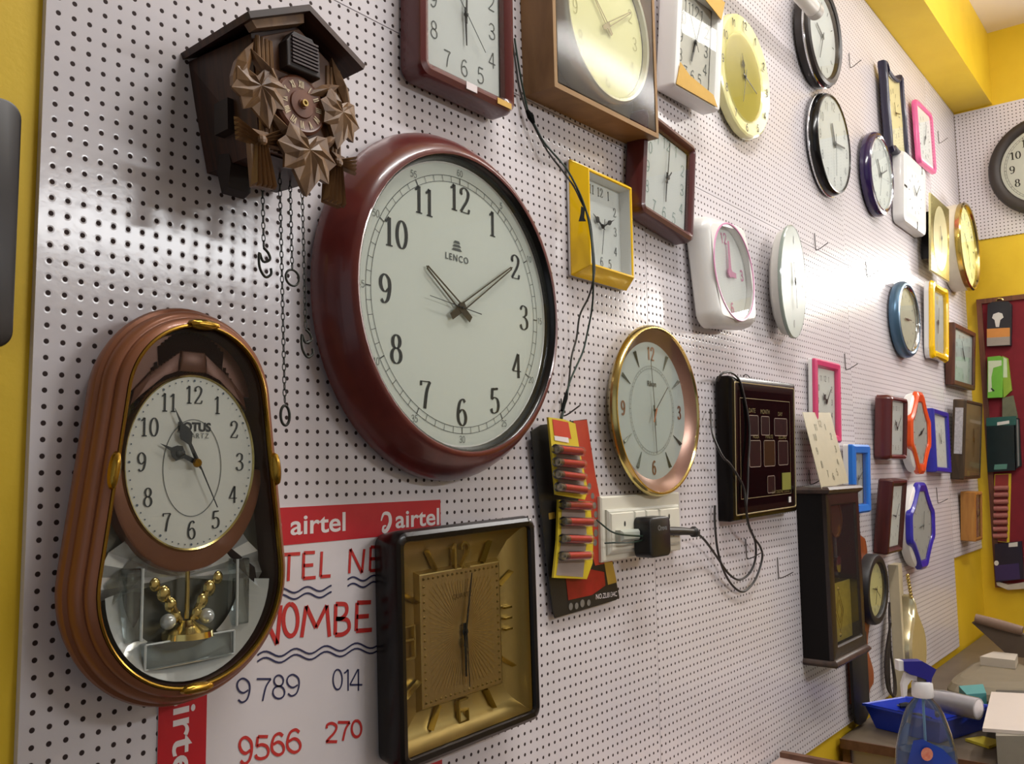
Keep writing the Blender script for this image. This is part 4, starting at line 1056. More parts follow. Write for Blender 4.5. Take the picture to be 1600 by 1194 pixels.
# ================================================================ digital calendar clock panel
def panel():
    Wd, Hd = .382, .325; X, Z = 1.655, 1.597
    r = thing('digital_clock', 'black digital calendar wall clock with gold lines and unlit display windows', 'clock', (X, -.0015, Z), rot=(math.radians(2), math.radians(-1), 0))
    blk = mat('black_brown_plastic', (20, 15, 14), .25, spec=.15)
    def L(i, d): return [(x, -d, z) for x, z in o_rr(Wd-2*i, Hd-2*i, .006)]
    MB().loft([L(*q) for q in ((.004, 0), (0, .004), (0, .030), (.003, .038), (.012, .0405), (.030, .0395))], True).obj('frame', blk, r)
    MB().loft([L(*q) for q in ((.0125, .0405), (.013, .0414), (.0150, .0414), (.0155, .0403))]).obj('gold_border', mat('pale_gold_border', (206, 192, 146), .3, .7), r)
    f = MB().add(L(.030, .0395), [tuple(range(72))]).obj('face', mat('black_glass_face', (10, 8, 9), .15, spec=.06), r)
    iw, ih = .148, .114
    ln = MB(); ln.ribbon([(-iw, -ih), (iw, -ih), (iw, ih), (-iw, ih), (-iw, -ih)], .0014, -.0399); ln.obj('gold_line_lettering', mat('pale_gold_line', (176, 164, 124), .4, .4), f, smooth=False)
    win = mat('unlit_display', (40, 22, 24), .35, spec=.1); wo = mat('window_outline', (150, 134, 122), .4)
    for (x, z, w, h, m_) in tuple((a*1.25, b*1.09, c*1.22, d*1.05, e) for a, b, c, d, e in ((-.060, .048, .044, .044, win), (-.006, .048, .040, .042, win), (.070, .046, .066, .040, win), (-.055, -.012, .052, .058, win), (.012, -.012, .054, .058, mat('unlit_display_amber', (58, 40, 24), .3, spec=.1)), (.080, -.012, .050, .056, win), (.018, -.080, .036, .038, win))):
        p = MB(); pts = o_rr(w, h, .005); p.add([(a+x, -.0400, c+z) for a, c in pts], [tuple(range(len(pts)))]); q = p.obj('display_window', m_, f)
        e = MB(); e.ribbon([(a+x, c+z) for a, c in pts + [pts[0]]], .0016, -.0404); e.obj('window_outline_trim', wo, q, smooth=False)
    gm = mat('dull_gold_print', (112, 98, 46), .5)
    for (t, x, z, s) in (('DATE', -.066, .079, .013), ('MONTH', -.006, .078, .013), ('DAY', .068, .075, .012), ('HOUR', -.05, .024, .011), ('MINUTE', .012, .024, .011), ('SECOND', .078, .023, .011), ('DAY DIGITAL CLOCK', .066, -.098, .010)):
        text_mb(t, s*1.15).xf(Matrix.Translation((x*1.25, -.0403, z*1.09))).obj('lettering', gm, f, smooth=False)
    s1 = MB(); s1.box(.090, .146, -.0408, -.0400, -.104, -.062); s1.obj('yellow_sticker', mat('olive_yellow_sticker', (122, 122, 34), .6), r)
    s2 = MB(); s2.box(.130, .144, -.0412, -.0402, -.136, -.122); s2.obj('white_sticker', mat('white_sticker', (214, 208, 206), .6), r)
panel()

# ================================================================ dark pendulum cabinet clock
def cabinet():
    Wd, Hd, D = .262, .424, .080
    r = thing('cabinet_clock', 'dark wooden pendulum cabinet wall clock with glass door and gold lower panel', 'clock', (2.063, -.001, 1.268))
    dkw = mat('black_cabinet_side', (16, 12, 11), .6, spec=.2); lip = wood('worn_brown_edge', (74, 54, 42), (46, 33, 26), .4)
    x, z, t = Wd/2, Hd/2, .012
    b = MB(); b.box(-x, x, -.010, 0, -z, z); b.box(-x, -x+t, -D+.012, -.010, -z, z); b.box(x-t, x, -D+.012, -.010, -z, z); b.box(-x+t, x-t, -D+.012, -.010, -z, -z+t); b.box(-x+t, x-t, -D+.012, -.010, z-t, z)
    b.obj('case', dkw, r, smooth=False)
    for s, nm in ((1, 'top_moulding'), (-1, 'bottom_moulding')):
        m_ = MB(); m_.loft([[(-x-g, -D-.004-g, s*zz), (x+g, -D-.004-g, s*zz), (x+g, .0, s*zz), (-x-g, .0, s*zz)] for g, zz in ((-.004, z-.004), (.004, z+.002), (.007, z+.009), (.001, z+.016), (-.012, z+.018))], True, True); m_.obj(nm, lip, r)
    MB().loft([[(a, -d, c) for a, c in o_rr(Wd-2*i, Hd-2*i, .004)] for i, d in ((0, D-.012), (0, D-.002), (.006, D), (.030, D), (.034, D-.006))]).obj('door_frame', wood('dark_brown_door', (46, 32, 26), (28, 20, 17), .35), r)
    MB().box(-x+.034, x-.034, -.054, -.050, -z+.03, -.03).obj('gold_panel', mat('gold_etched_panel', (196, 174, 74), .4, .3, vary=.25, scale=60), r)
    g = MB(); 
    e = [(.030*math.cos(2*PI*i/4), .052*math.sin(2*PI*i/4)) for i in range(4)]
    for k in (1.0, .6): g.ribbon([(a*k, c*k-.105) for a, c in e + [e[0]]], .004, -.0548)
    for q in (-.165, -.045): g.lathe([(.008, -.0542), (.001, -.058)], (0, 0, q), 'y', 8)
    g.obj('etched_ornament', GOLD, r, smooth=False)
    MB().lathe([(.050, -.048), (.050, -.058), (.046, -.058), (.046, -.054)], (0, 0, .14), 'y', 32).obj('dial_ring', BRASSD, r)
    MB().lathe([(.046, -.048), (.046, -.053)], (0, 0, .14), 'y', 32).obj('dial', mat('dial_dull_white', (206, 202, 190), .5), r)
    MB().tube([(0, -.05, .09), (0, -.05, -.01)], .006).obj('pendulum_rod', mat('dark_steel', (70, 74, 78), .3, .7), r)
    MB().lathe([(.022, -.048), (.022, -.060), (.001, -.063)], (0, 0, .02), 'y', 24).obj('pendulum_bob', SILVER, r)
    MB().add([(-x+.03, -D+.004, -z+.03), (x-.03, -D+.004, -z+.03), (x-.03, -D+.004, z-.03), (-x+.03, -D+.004, z-.03)], [(0, 1, 2, 3)]).obj('glass', GLASSH, r)
cabinet()
# ================================================================ things on and around the wall
def V(p): return Vector(p)
def px_prism(pts, d0, d1):
    """polygon given by sight lines, standing d0..d1 in front of the wall"""
    mb = MB(); f = [at(x, y, d1) for x, y in pts]; b = [V((p.x, -d0, p.z)) for p in f]
    return mb.loft([b, f], True, True)
def px_flat(mb, pts, d):
    f = [at(x, y, d) for x, y in pts]; mb.add(f, [tuple(range(len(f)))]); return mb

# ---- handwritten poster
def poster():
    O = V((.345, -.0005, 1.10))
    r = thing('poster', 'white phone-company poster with red borders and red and blue handwriting, behind two clocks', 'poster', O)
    x0, x1, z0, z1 = .127, .560, 1.10, 1.510
    MB().box(x0, x1, -.0008, 0, z0, z1).obj('sheet', mat('poster_paper', (222, 214, 216), .45, vary=.02), r, off=V((O.x, 0, O.z)), smooth=False)
    red = mat('poster_red', (196, 24, 38), .4, vary=.05)
    rb = MB()
    rb.box(x0, x1, -.0012, -.0008, z1-.045, z1); rb.box(x0, x0+.057, -.0012, -.0008, z0, z1-.045); rb.box(x0+.057, x1, -.0012, -.0008, z0, z0+.048)
    B = rb.obj('red_border', red, r, off=V((O.x, 0, O.z)), smooth=False)
    wt = mat('print_white', (236, 228, 228), .5)
    def word(xa, xb, zc, rot=0):
        t = text_mb('airtel', .03, bold=.0005)
        xs = [p.x for p in t.v]; k = (xb-xa)/(max(xs)-min(xs)); c = (max(xs)+min(xs))/2
        for p in t.v: p.x = (p.x-c)*k; p.z *= 1.12
        t.xf(Matrix.Translation(((xa+xb)/2, -.0015, zc)) @ Matrix.Rotation(math.radians(rot), 4, 'Y')) if not rot else t.xf(Matrix.Translation((xa, -.0015, zc)) @ Matrix.Rotation(math.radians(rot), 4, 'Y'))
        return t
    def swoosh(cx, cz, s):
        m_ = MB()
        m_.ribbon(cat_rom([(cx-.55*s, cz+.05*s), (cx-.25*s, cz+.62*s), (cx+.35*s, cz+.55*s), (cx+.5*s, cz-.1*s), (cx+.1*s, cz-.75*s), (cx-.3*s, cz-.8*s), (cx-.28*s, cz-.45*s), (cx+.02*s, cz-.38*s)], 6), .3*s, -.0015,
                  lambda a, b, u: s*(.12+.26*math.sin(PI*min(1, u*1.05))))
        return m_
    def printed(mbs):
        L = MB()
        for t in mbs: L.add(t.v, t.f)
        L.obj('lettering', wt, B, off=V((O.x, 0, O.z)), smooth=False)
    printed([word(.294, .381, 1.487), swoosh(.270, 1.487, .016)]); printed([word(.470, .557, 1.485), swoosh(.452, 1.485, .016)])
    t = text_mb('airtel', .034, bold=.0005)
    xs = [p.x for p in t.v]; k = .108/(max(xs)-min(xs))
    for p in t.v: p.x *= k; p.z *= 1.15
    t.xf(Matrix.Translation((.156, -.0015, 1.274)) @ Matrix.Rotation(math.radians(90), 4, 'Y'))
    q = swoosh(0, 0, .017); q.xf(Matrix.Translation((.156, 0, 1.350)) @ Matrix.Rotation(math.radians(90), 4, 'Y')); printed([t, q])
    # marker handwriting, character boxes in sight-line space
    def write(chars, w):
        m_ = MB()
        for c, (xa, ya, xb, yb) in chars:
            for st in GL[c]:
                pts = [at(xa+(xb-xa)*(px/.6), yb+(ya-yb)*pz, .0016) for px, pz in st]
                pts = [(p.x, p.z) for p in pts]
                if len(pts) == 2: pts = [tuple(pts[0][q]+(pts[1][q]-pts[0][q])*i/3 for q in (0, 1)) for i in range(4)]
                m_.ribbon(pts, w, -.0013)
        return m_
    redm = mat('red_marker', (202, 48, 44), .5); blm = mat('blue_black_marker', (44, 44, 84), .5)
    write([('T', (436, 866, 468, 908)), ('E', (471, 864, 494, 904)), ('L', (499, 862, 518, 902))], .0042).obj('handwritten_lettering', redm, r, off=V((O.x, 0, O.z)), smooth=False)
    write([('N', (543, 858, 570, 896)), ('E', (575, 855, 600, 892))], .0042).obj('handwritten_lettering', redm, r, off=V((O.x, 0, O.z)), smooth=False)
    write([('N', (398, 946, 440, 1008)), ('O', (442, 944, 466, 994)), ('M', (470, 946, 512, 996)), ('B', (520, 944, 548, 992)), ('E', (553, 942, 582, 986))], .0056).obj('handwritten_lettering', redm, r, off=V((O.x, 0, O.z)), smooth=False)
    write([('9', (368, 1060, 393, 1098)), ('7', (399, 1060, 425, 1096)), ('8', (424, 1055, 447, 1092)), ('9', (446, 1054, 470, 1088))], .0022).obj('handwritten_lettering', blm, r, off=V((O.x, 0, O.z)), smooth=False)
    write([('0', (519, 1046, 536, 1078)), ('1', (534, 1046, 552, 1080)), ('4', (546, 1045, 566, 1080))], .0022).obj('handwritten_lettering', blm, r, off=V((O.x, 0, O.z)), smooth=False)
    write([('9', (372, 1152, 396, 1194)), ('5', (397, 1150, 422, 1186)), ('6', (422, 1146, 446, 1180)), ('6', (446, 1140, 472, 1176))], .0036).obj('handwritten_lettering', redm, r, off=V((O.x, 0, O.z)), smooth=False)
    write([('2', (508, 1130, 528, 1160)), ('7', (526, 1128, 548, 1158)), ('0', (548, 1126, 566, 1152))], .0036).obj('handwritten_lettering', redm, r, off=V((O.x, 0, O.z)), smooth=False)
    u = MB()
    for (xa, xb, y0, sl, amp, n) in ((430, 518, 924, -.06, 4, 2.2), (430, 518, 934, -.06, 4, 2.2), (543, 592, 906, -.08, 3.5, 1.5), (543, 592, 916, -.08, 3.5, 1.5), (402, 592, 1024, -.09, 5, 4), (402, 592, 1034, -.10, 5, 4)):
        pts = []
        for i in range(41):
            x = xa+(xb-xa)*i/40; p = at(x, y0+sl*(x-xa)-amp*math.sin(2*PI*n*i/40), .0016); pts.append((p.x, p.z))
        u.ribbon(pts, .0022, -.0013)
    u.obj('wavy_underline_lettering', blm, r, off=V((O.x, 0, O.z)), smooth=False)
poster()

# ---- toy card and battery strips hung from one hook
def cards():
    O = at(880, 655, .012); O.y = -.010
    r = thing('toy_package_card', 'black and red toy package card hanging beneath the battery strips beside the switchboard', 'package card', O)
    P_ = [(830, 674), (846, 664), (917, 655), (930, 740), (968, 934), (962, 938), (868, 966), (864, 955)]
    px_prism(P_, .008, .0105).obj('card', mat('black_card', (30, 28, 28), .4, vary=.15), r, off=O, smooth=False)
    rd = MB(); px_flat(rd, [(896, 658), (917, 656), (930, 740), (957, 878), (930, 884), (905, 800)], .0110); rd.obj('red_print', mat('red_card_print', (158, 36, 34), .4, rgb2=(196, 72, 44), scale=18), r, off=O, smooth=False)
    r2 = MB(); px_flat(r2, [(884, 902), (915, 888), (944, 894), (946, 915), (925, 930), (888, 938)], .0111); r2.obj('red_picture', mat('red_picture_print', (170, 34, 32), .35, rgb2=(120, 22, 22), scale=60), r, off=O, smooth=False)
    for q in ([(944, 878), (957, 878), (964, 910), (950, 914)], [(857, 802), (867, 800), (868, 810), (858, 812)]):
        yl = MB(); px_flat(yl, q, .0111); yl.obj('yellow_print', mat('yellow_card_print', (186, 150, 60), .4), r, off=O, smooth=False)
    ic = MB()
    for x, y, rr in ((921, 760, 5.5), (926, 775, 5), (929, 790, 5.5), (931, 804, 5.5), (931, 818, 6), (931, 833, 6), (930, 848, 5.5), (892, 948, 5.5), (901, 947, 5), (910, 943, 6), (920, 942, 5)):
        p = at(x, y, .0112); k = rr/900
        ic.add([(p.x+k*math.cos(j*PI/7), p.y, p.z+k*math.sin(j*PI/7)) for j in range(14)], [tuple(range(14))])
    ic.obj('round_icon_pattern', mat('icon_grey', (120, 116, 110), .4), r, off=O, smooth=False)
    tx = text_mb('NO.ZL8134C', .0125); p = at(948, 936, .0113); tx.xf(Matrix.Translation((p.x, p.y, p.z+.006)) @ Matrix.Rotation(math.radians(2), 4, 'Y')); tx.obj('lettering', mat('print_white', (236, 228, 228), .5), r, off=O, smooth=False)
    blister = thin_glass('blister_plastic', (250, 250, 246), 1.6, .03, .05)
    redb = mat('battery_red', (208, 36, 36), .3, .0, coat=.4); end = mat('battery_end', (170, 160, 140), .25, .9)
    yel = mat('strip_yellow', (222, 196, 46), .4); grey = mat('strip_grey_print', (166, 152, 146), .4, vary=.08)
    redo = mat('orange_red_header', (206, 60, 36), .4)
    def strip(label, outl, header, bats, inner, dep):
        o = at(*outl[0], dep); o.y = -(dep-.012)
        s = thing('battery_strip', label, 'batteries', o, 'battery strips by the switchboard')
        px_prism(outl, dep-.004, dep).obj('backing_card', yel, s, off=o, smooth=False)
        m_ = MB(); px_flat(m_, inner, dep+.0005); m_.obj('grey_print', grey, s, off=o, smooth=False)
        if header:
            m_ = MB(); px_flat(m_, header, dep+.0006); m_.obj('red_header', redo, s, off=o, smooth=False)
            w = MB(); px_flat(w, [(866, 681), (888, 684), (889, 692), (867, 688)], dep+.0010); w.obj('white_name_panel', mat('print_white', (236, 228, 228), .5), s, off=o, smooth=False)
        for (xa, ya, xb, yb) in bats:
            a = at(xa, ya, dep+.0075); b = at(xb, yb, dep+.0075); u = (b-a); Ln = u.length; u = u/Ln
            m_ = MB(); m_.tube([a+u*Ln*.16, a+u*Ln*.98], .0066, 14); bt = m_.obj('battery', redb, s, off=o)
            m_ = MB(); m_.tube([a+u*Ln*.02, a+u*Ln*.16], .0065, 14); m_.tube([a-u*Ln*.03, a+u*Ln*.02], .0026, 10); m_.obj('battery_end_cap', end, bt, off=o)
            m_ = MB(); m_.tube([a-u*.004, b+u*.003], .0084, 12); m_.obj('blister', blister, s, off=o)
    strip('upper strip of four red batteries with an orange-red header, hanging over the toy card',
          [(857, 652), (880, 655), (899, 662), (906, 705), (919, 766), (914, 781), (869, 773), (862, 700)], [(863, 655), (888, 660), (893, 686), (866, 680)],
          [(870, 702, 908, 706), (871, 722, 910, 726), (872, 741, 911, 746), (874, 761, 915, 766)], [(868, 694), (904, 699), (915, 772), (873, 767)], .030)
    strip('lower strip of four red batteries with yellow edges, hanging beneath the first strip',
          [(873, 781), (922, 784), (927, 840), (926, 880), (917, 905), (865, 903), (871, 845)], None,
          [(881, 789, 922, 791), (882, 815, 924, 816), (881, 842, 922, 843), (880, 869, 921, 868)], [(878, 783), (913, 786), (917, 840), (911, 902), (869, 899), (877, 845)], .022)
cards()

# ---- switchboard, adapter, plug and cords
def switchboard():
    x0, x1, z0, z1 = .960, 1.254, 1.386, 1.502
    O = V((1.107, -.0005, 1.444))
    r = thing('switchboard', 'white electrical switchboard with sockets and switches below the round gold clock', 'switchboard', O)
    wb = mat('ivory_switch_plastic', (226, 222, 206), .4, vary=.02); shade = mat('socket_hole', (44, 42, 38), .6)
    MB().loft([[(x, -d, z) for x, z in ((x0+g, z0+g), (x1-g, z0+g), (x1-g, z1-g), (x0+g, z1-g))] for g, d in ((0, .0005), (0, .016), (.003, .0185))], True, True).obj('back_plate', wb, r, off=O, smooth=False)
    MB().loft([[(x, -d, z) for x, z in ((.972+g, 1.398+g), (1.240-g, 1.398+g), (1.240-g, 1.478-g), (.972+g, 1.478-g))] for g, d in ((0, .0185), (0, .022), (.004, .025))], True, True).obj('module_frame', mat('grey_ivory_frame', (206, 204, 190), .4), r, off=O, smooth=False)
    for i, (xa, xb) in enumerate(((.978, 1.058), (1.062, 1.100), (1.104, 1.150), (1.156, 1.234))):
        m_ = MB(); t = .003 if i in (1, 2) else 0
        m_.loft([[(xa, -.025, 1.404), (xb, -.025, 1.404), (xb, -.025, 1.472), (xa, -.025, 1.472)], [(xa+.002, -.0275-t, 1.406), (xb-.002, -.0275-t, 1.406), (xb-.002, -.0275, 1.470), (xa+.002, -.0275, 1.470)]], True, True)
        q = m_.obj('socket' if i in (0, 3) else 'rocker_switch', wb, r, off=O, smooth=False)
        if i in (0, 3):
            h = MB(); cx = (xa+xb)/2+(.006 if i == 0 else .0)
            for dx, dz, rr in (((0, .013, .0038), (-.010, -.010, .0026), (.010, -.010, .0026)) if i == 0 else ((-.004, .018, .004), (-.004, .0, .0032), (.012, -.018, .003), (-.020, -.018, .003))):
                h.add([(cx+dx+rr*.8*math.cos(k*PI/8), -.0278, 1.438+dz+rr*1.3*math.sin(k*PI/8)) for k in range(16)], [tuple(range(16))])
            h.obj('socket_hole_pattern', shade, q, off=O, smooth=False)
    # black adapter
    blk = mat('adapter_black', (24, 24, 26), .35); O2 = V((1.094, -.028, 1.424))
    a = thing('power_adapter', 'black power adapter plugged into the white switchboard', 'adapter', O2)
    m_ = MB(); m_.prism([(x*1.0+1.094, z+1.424) for x, z in o_rr(.078, .074, .012, 8)], -.028, -.062, .004); m_.obj('body', blk, a, off=O2)
    t = text_mb('Oreva', .0135, bold=.0002).xf(Matrix.Translation((1.100, -.0626, 1.440))); t.obj('lettering', mat('adapter_grey_print', (120, 124, 126), .5), a, off=O2, smooth=False)
    # clear plug with two green wires
    O3 = at(980, 836, .034)
    p3 = thing('clear_plug', 'translucent two-pin plug with dark green wires in the leftmost socket', 'plug', O3)
    m_ = MB(); m_.loft([[(O3.x-.030+g, -d, O3.z-.010+g), (O3.x+.034-g, -d, O3.z-.011+g), (O3.x+.034-g, -d, O3.z+.009-g), (O3.x-.030+g, -d, O3.z+.010-g)] for g, d in ((0, .0278), (0, .038), (.004, .043))], True, True)
    m_.obj('plug_body', mat('translucent_grey_plastic', (186, 192, 182), .25, vary=.05), p3, off=O3, smooth=False)
    wg = mat('dark_green_wire', (38, 58, 46), .4)
    for pts in ([(932, 812, .02), (946, 824, .034), (958, 832, .042), (975, 836, .047), (1004, 838, .047)], [(945, 849, .03), (962, 848, .040), (984, 848, .044), (1000, 845, .044), (1008, 842, .045)]):
        MB().tube(cat_rom([tuple(at(*q)) for q in pts], 5), .0016, 6).obj('wire', wg, p3, off=O3)
    # black two-pin plug with its cord to the digital clock
    bk = mat('cord_black', (40, 36, 34), .45)
    O4 = at(1042, 831, .032)
    p4 = thing('plug_and_cord', 'black plug in the rightmost socket with cord looping below the digital clock', 'power cord', O4)
    MB().tube([tuple(at(*q)) for q in ((1041, 830, .033), (1062, 830, .035), (1082, 831, .035), (1083.5, 831, .035), (1088, 833, .035), (1089, 833, .035))], [.0095, .0085, .007, .0115, .009, .005], 10).obj('plug', bk, p4, off=O4)
    pa = [(1088, 833, .034), (1098, 841, .026), (1108, 853, .020), (1124, 876, .015), (1138, 896, .012), (1154, 906, .010), (1170, 897, .012), (1180, 875, .018), (1180, 847, .026), (1170, 820, .040), (1165, 788, .048), (1161, 760, .047), (1142, 727, .047), (1131, 716, .050), (1122, 700, .046), (1113, 676, .034), (1110, 640, .012)]
    MB().tube(cat_rom([tuple(at(*q)) for q in pa], 6), .0026, 8).obj('cord', bk, p4, off=O4)
    pb = [(1121, 596, .040), (1128, 584, .050), (1142, 582, .050), (1155, 594, .049), (1163, 622, .047), (1170, 660, .047), (1171, 690, .047), (1169, 728, .047), (1168, 766, .047), (1166, 796, .047), (1170, 822, .038), (1178, 840, .026), (1188, 855, .020), (1191, 872, .016), (1182, 902, .012), (1168, 921, .010), (1156, 924, .010), (1142, 912, .012), (1130, 890, .014), (1121, 858, .014), (1117, 816, .010), (1117, 790, .008)]
    MB().tube(cat_rom([tuple(at(*q)) for q in pb], 6), .0026, 8).obj('cord', bk, p4, off=O4)
switchboard()

def hanging_wires():
    O = at(830, 184, .014)
    wg = mat('dark_green_wire', (38, 58, 46), .4); bl = mat('wire_olive_black', (52, 50, 42), .4)
    r = thing('hanging_wires', 'pair of thin dark green wires hanging across the yellow clock down to the batteries', 'wires', O)
    a = [(800, 60, .006), (806, 100, .008), (812, 138, .008), (824, 177, .012), (832, 192, .014), (855, 235, .02), (882, 271, .032), (897, 292, .044), (907, 312, .046), (921, 344, .046), (926, 381, .046), (929, 421, .046), (925, 446, .042), (919, 466, .03), (906, 493, .02), (901, 528, .016), (893, 558, .014), (889, 597, .014), (884, 622, .016), (876, 654, .022)]
    b = [(804, 60, .006), (810, 100, .008), (817, 138, .008), (826, 177, .014), (834, 192, .016), (850, 222, .02), (872, 248, .03), (884, 262, .040), (899, 288, .047), (912, 318, .049), (921, 352, .049), (926, 398, .049), (927, 446, .044), (925, 482, .03), (918, 519, .02), (911, 549, .018), (899, 576, .016), (890, 598, .016), (885, 621, .018), (878, 654, .024)]
    MB().tube(cat_rom([tuple(at(*q)) for q in a], 5), .0018, 7).obj('wire', bl, r, off=O)
    MB().tube(cat_rom([tuple(at(*q)) for q in b], 5), .0018, 7).obj('wire', wg, r, off=O)
    MB().tube([tuple(at(*q)) for q in ((823, 172, .013), (829, 182, .014), (834, 193, .015))], [.003, .006, .003], 8).obj('tape_knot', mat('black_tape', (20, 22, 20), .8, spec=.1), r, off=O)
    m_ = MB(); px_flat(m_, [(908, 322), (914, 326), (913, 340), (916, 346), (904, 346), (907, 334)], .050); m_.obj('tape_flag', mat('black_tape', (20, 22, 20), .8, spec=.1), r, off=O, smooth=False)
    MB().tube([tuple(at(*q)) for q in ((887, 608, .015), (884, 622, .017), (878, 642, .02))], [.002, .004, .003], 8).obj('tape_joint', mat('black_tape', (20, 22, 20), .8, spec=.1), r, off=O)
hanging_wires()

# ---- bare wire hooks
hk = mat('hook_wire', (88, 84, 80), .35, .7)
def hook_mb(L):
    m_ = MB(); m_.tube(cat_rom([(0, -.002, L), (0, -.003, .004), (.0005, -.006, 0), (.001, -.016, .003), (.001, -.040, .016)], 4), .0013, 6); return m_
first = None
for (x, y, L, lab) in ((1273, 391, .050, 'empty wire hook left of the upper glare on the pegboard'), (1353, 433, .052, 'empty wire hook in the bright glare left of the steel blue clock'), (1327, 106, .05, 'empty wire hook between the topmost dark round clock and the ornate blue clock'),
                       (1466, 224, .055, 'empty wire hook beside the pink clock under the beam'), (1165, 873, .046, 'empty wire hook inside the black cord loop'), (1215, 903, .050, 'empty wire hook between the cord loop and the dark cabinet'),
                       (1320, 578, .050, 'empty wire hook beside the top corner of the pink rectangular clock'), (1264, 757, .040, 'empty wire hook above the dark cabinet, beside the ivory sheet'), (1464, 786, .06, 'empty wire hook right of the royal blue clock'), (876, 650, .030, 'wire hook holding the battery strips')):
    p = at(x, y, 0)
    m_ = hook_mb(L).obj('wire_hook', hk)
    m_.location = (p.x, 0, p.z); tag(m_, lab, 'hook', 'wire hooks on the pegboard')
# hanging loops of the digital clock
p = at(1158, 592, 0)
m_ = MB(); m_.tube(cat_rom([(0, -.03, -.012), (0, -.02, .004), (.004, -.01, .010), (.008, -.004, .006), (.004, -.003, -.01)], 5), .0013, 6); o = m_.obj('hanging_hook', hk); o.location = (p.x, -.0, p.z); tag(o, 'curled wire hook over the top of the digital clock', 'hook')

# ---- loose dial sheet on the cabinet
def sheet():
    c = [at(1254, 644, .022), at(1297, 645, .022), at(1326, 754, .072), at(1284, 764, .072)]
    O = (c[2]+c[3])/2
    iv = mat('ivory_dial_sheet', (178, 168, 140), .5, vary=.04)
    n = (c[1]-c[0]).cross(c[3]-c[0]).normalized()
    if n.y > 0: n = -n
    mb = MB(); mb.loft([[p - n*.0012 for p in c], c], True, True)
    s = mb.obj('dial_sheet', iv, None, off=O, smooth=False); s.location = O
    tag(s, 'loose ivory clock-dial sheet leaning above the dark cabinet, in front of the pink clock', 'dial sheet')
    t = MB()
    def bil(u, v): return (c[0]*(1-u)+c[1]*u)*(1-v) + (c[3]*(1-u)+c[2]*u)*v + n*.0006
    for h in range(1, 13):
        a = math.radians(h*30); cu, cv = .5+.34*math.sin(a), .52-.36*math.cos(a)
        q = MB(); numeral(q, str(h), 0, 0, .09, 0, .012, .008)
        t.add([bil(cu+p.x, cv-p.z) for p in q.v], q.f)
    t.obj('numerals', mat('olive_ink', (116, 112, 84), .5), s, off=O, smooth=False)
sheet()
def tube():
    O = V((1.62, -.10, 2.795))  # modelled as a fluorescent fixture arm on a wall bracket
    r = thing('white_tube', 'white tube crossing in front of the topmost dark round clock', 'tube', O)
    wh = mat('tube_white', (226, 222, 214), .35, vary=.03)
    MB().tube([(1.25, -.10, 2.795), (1.975, -.10, 2.795)], .021, 20).obj('tube_body', wh, r, off=O)
    MB().lathe([(.0225, 1.955), (.0225, 1.982), (.019, 1.985), (.018, 1.978)], (0, -.10, 2.795), 'x', 20).obj('end_cap', mat('tube_end_grey', (190, 184, 176), .4), r, off=O)
    MB().box(1.30, 1.33, -.10, 0, 2.785, 2.805).obj('wall_bracket', wh, r, off=O, smooth=False)
tube()

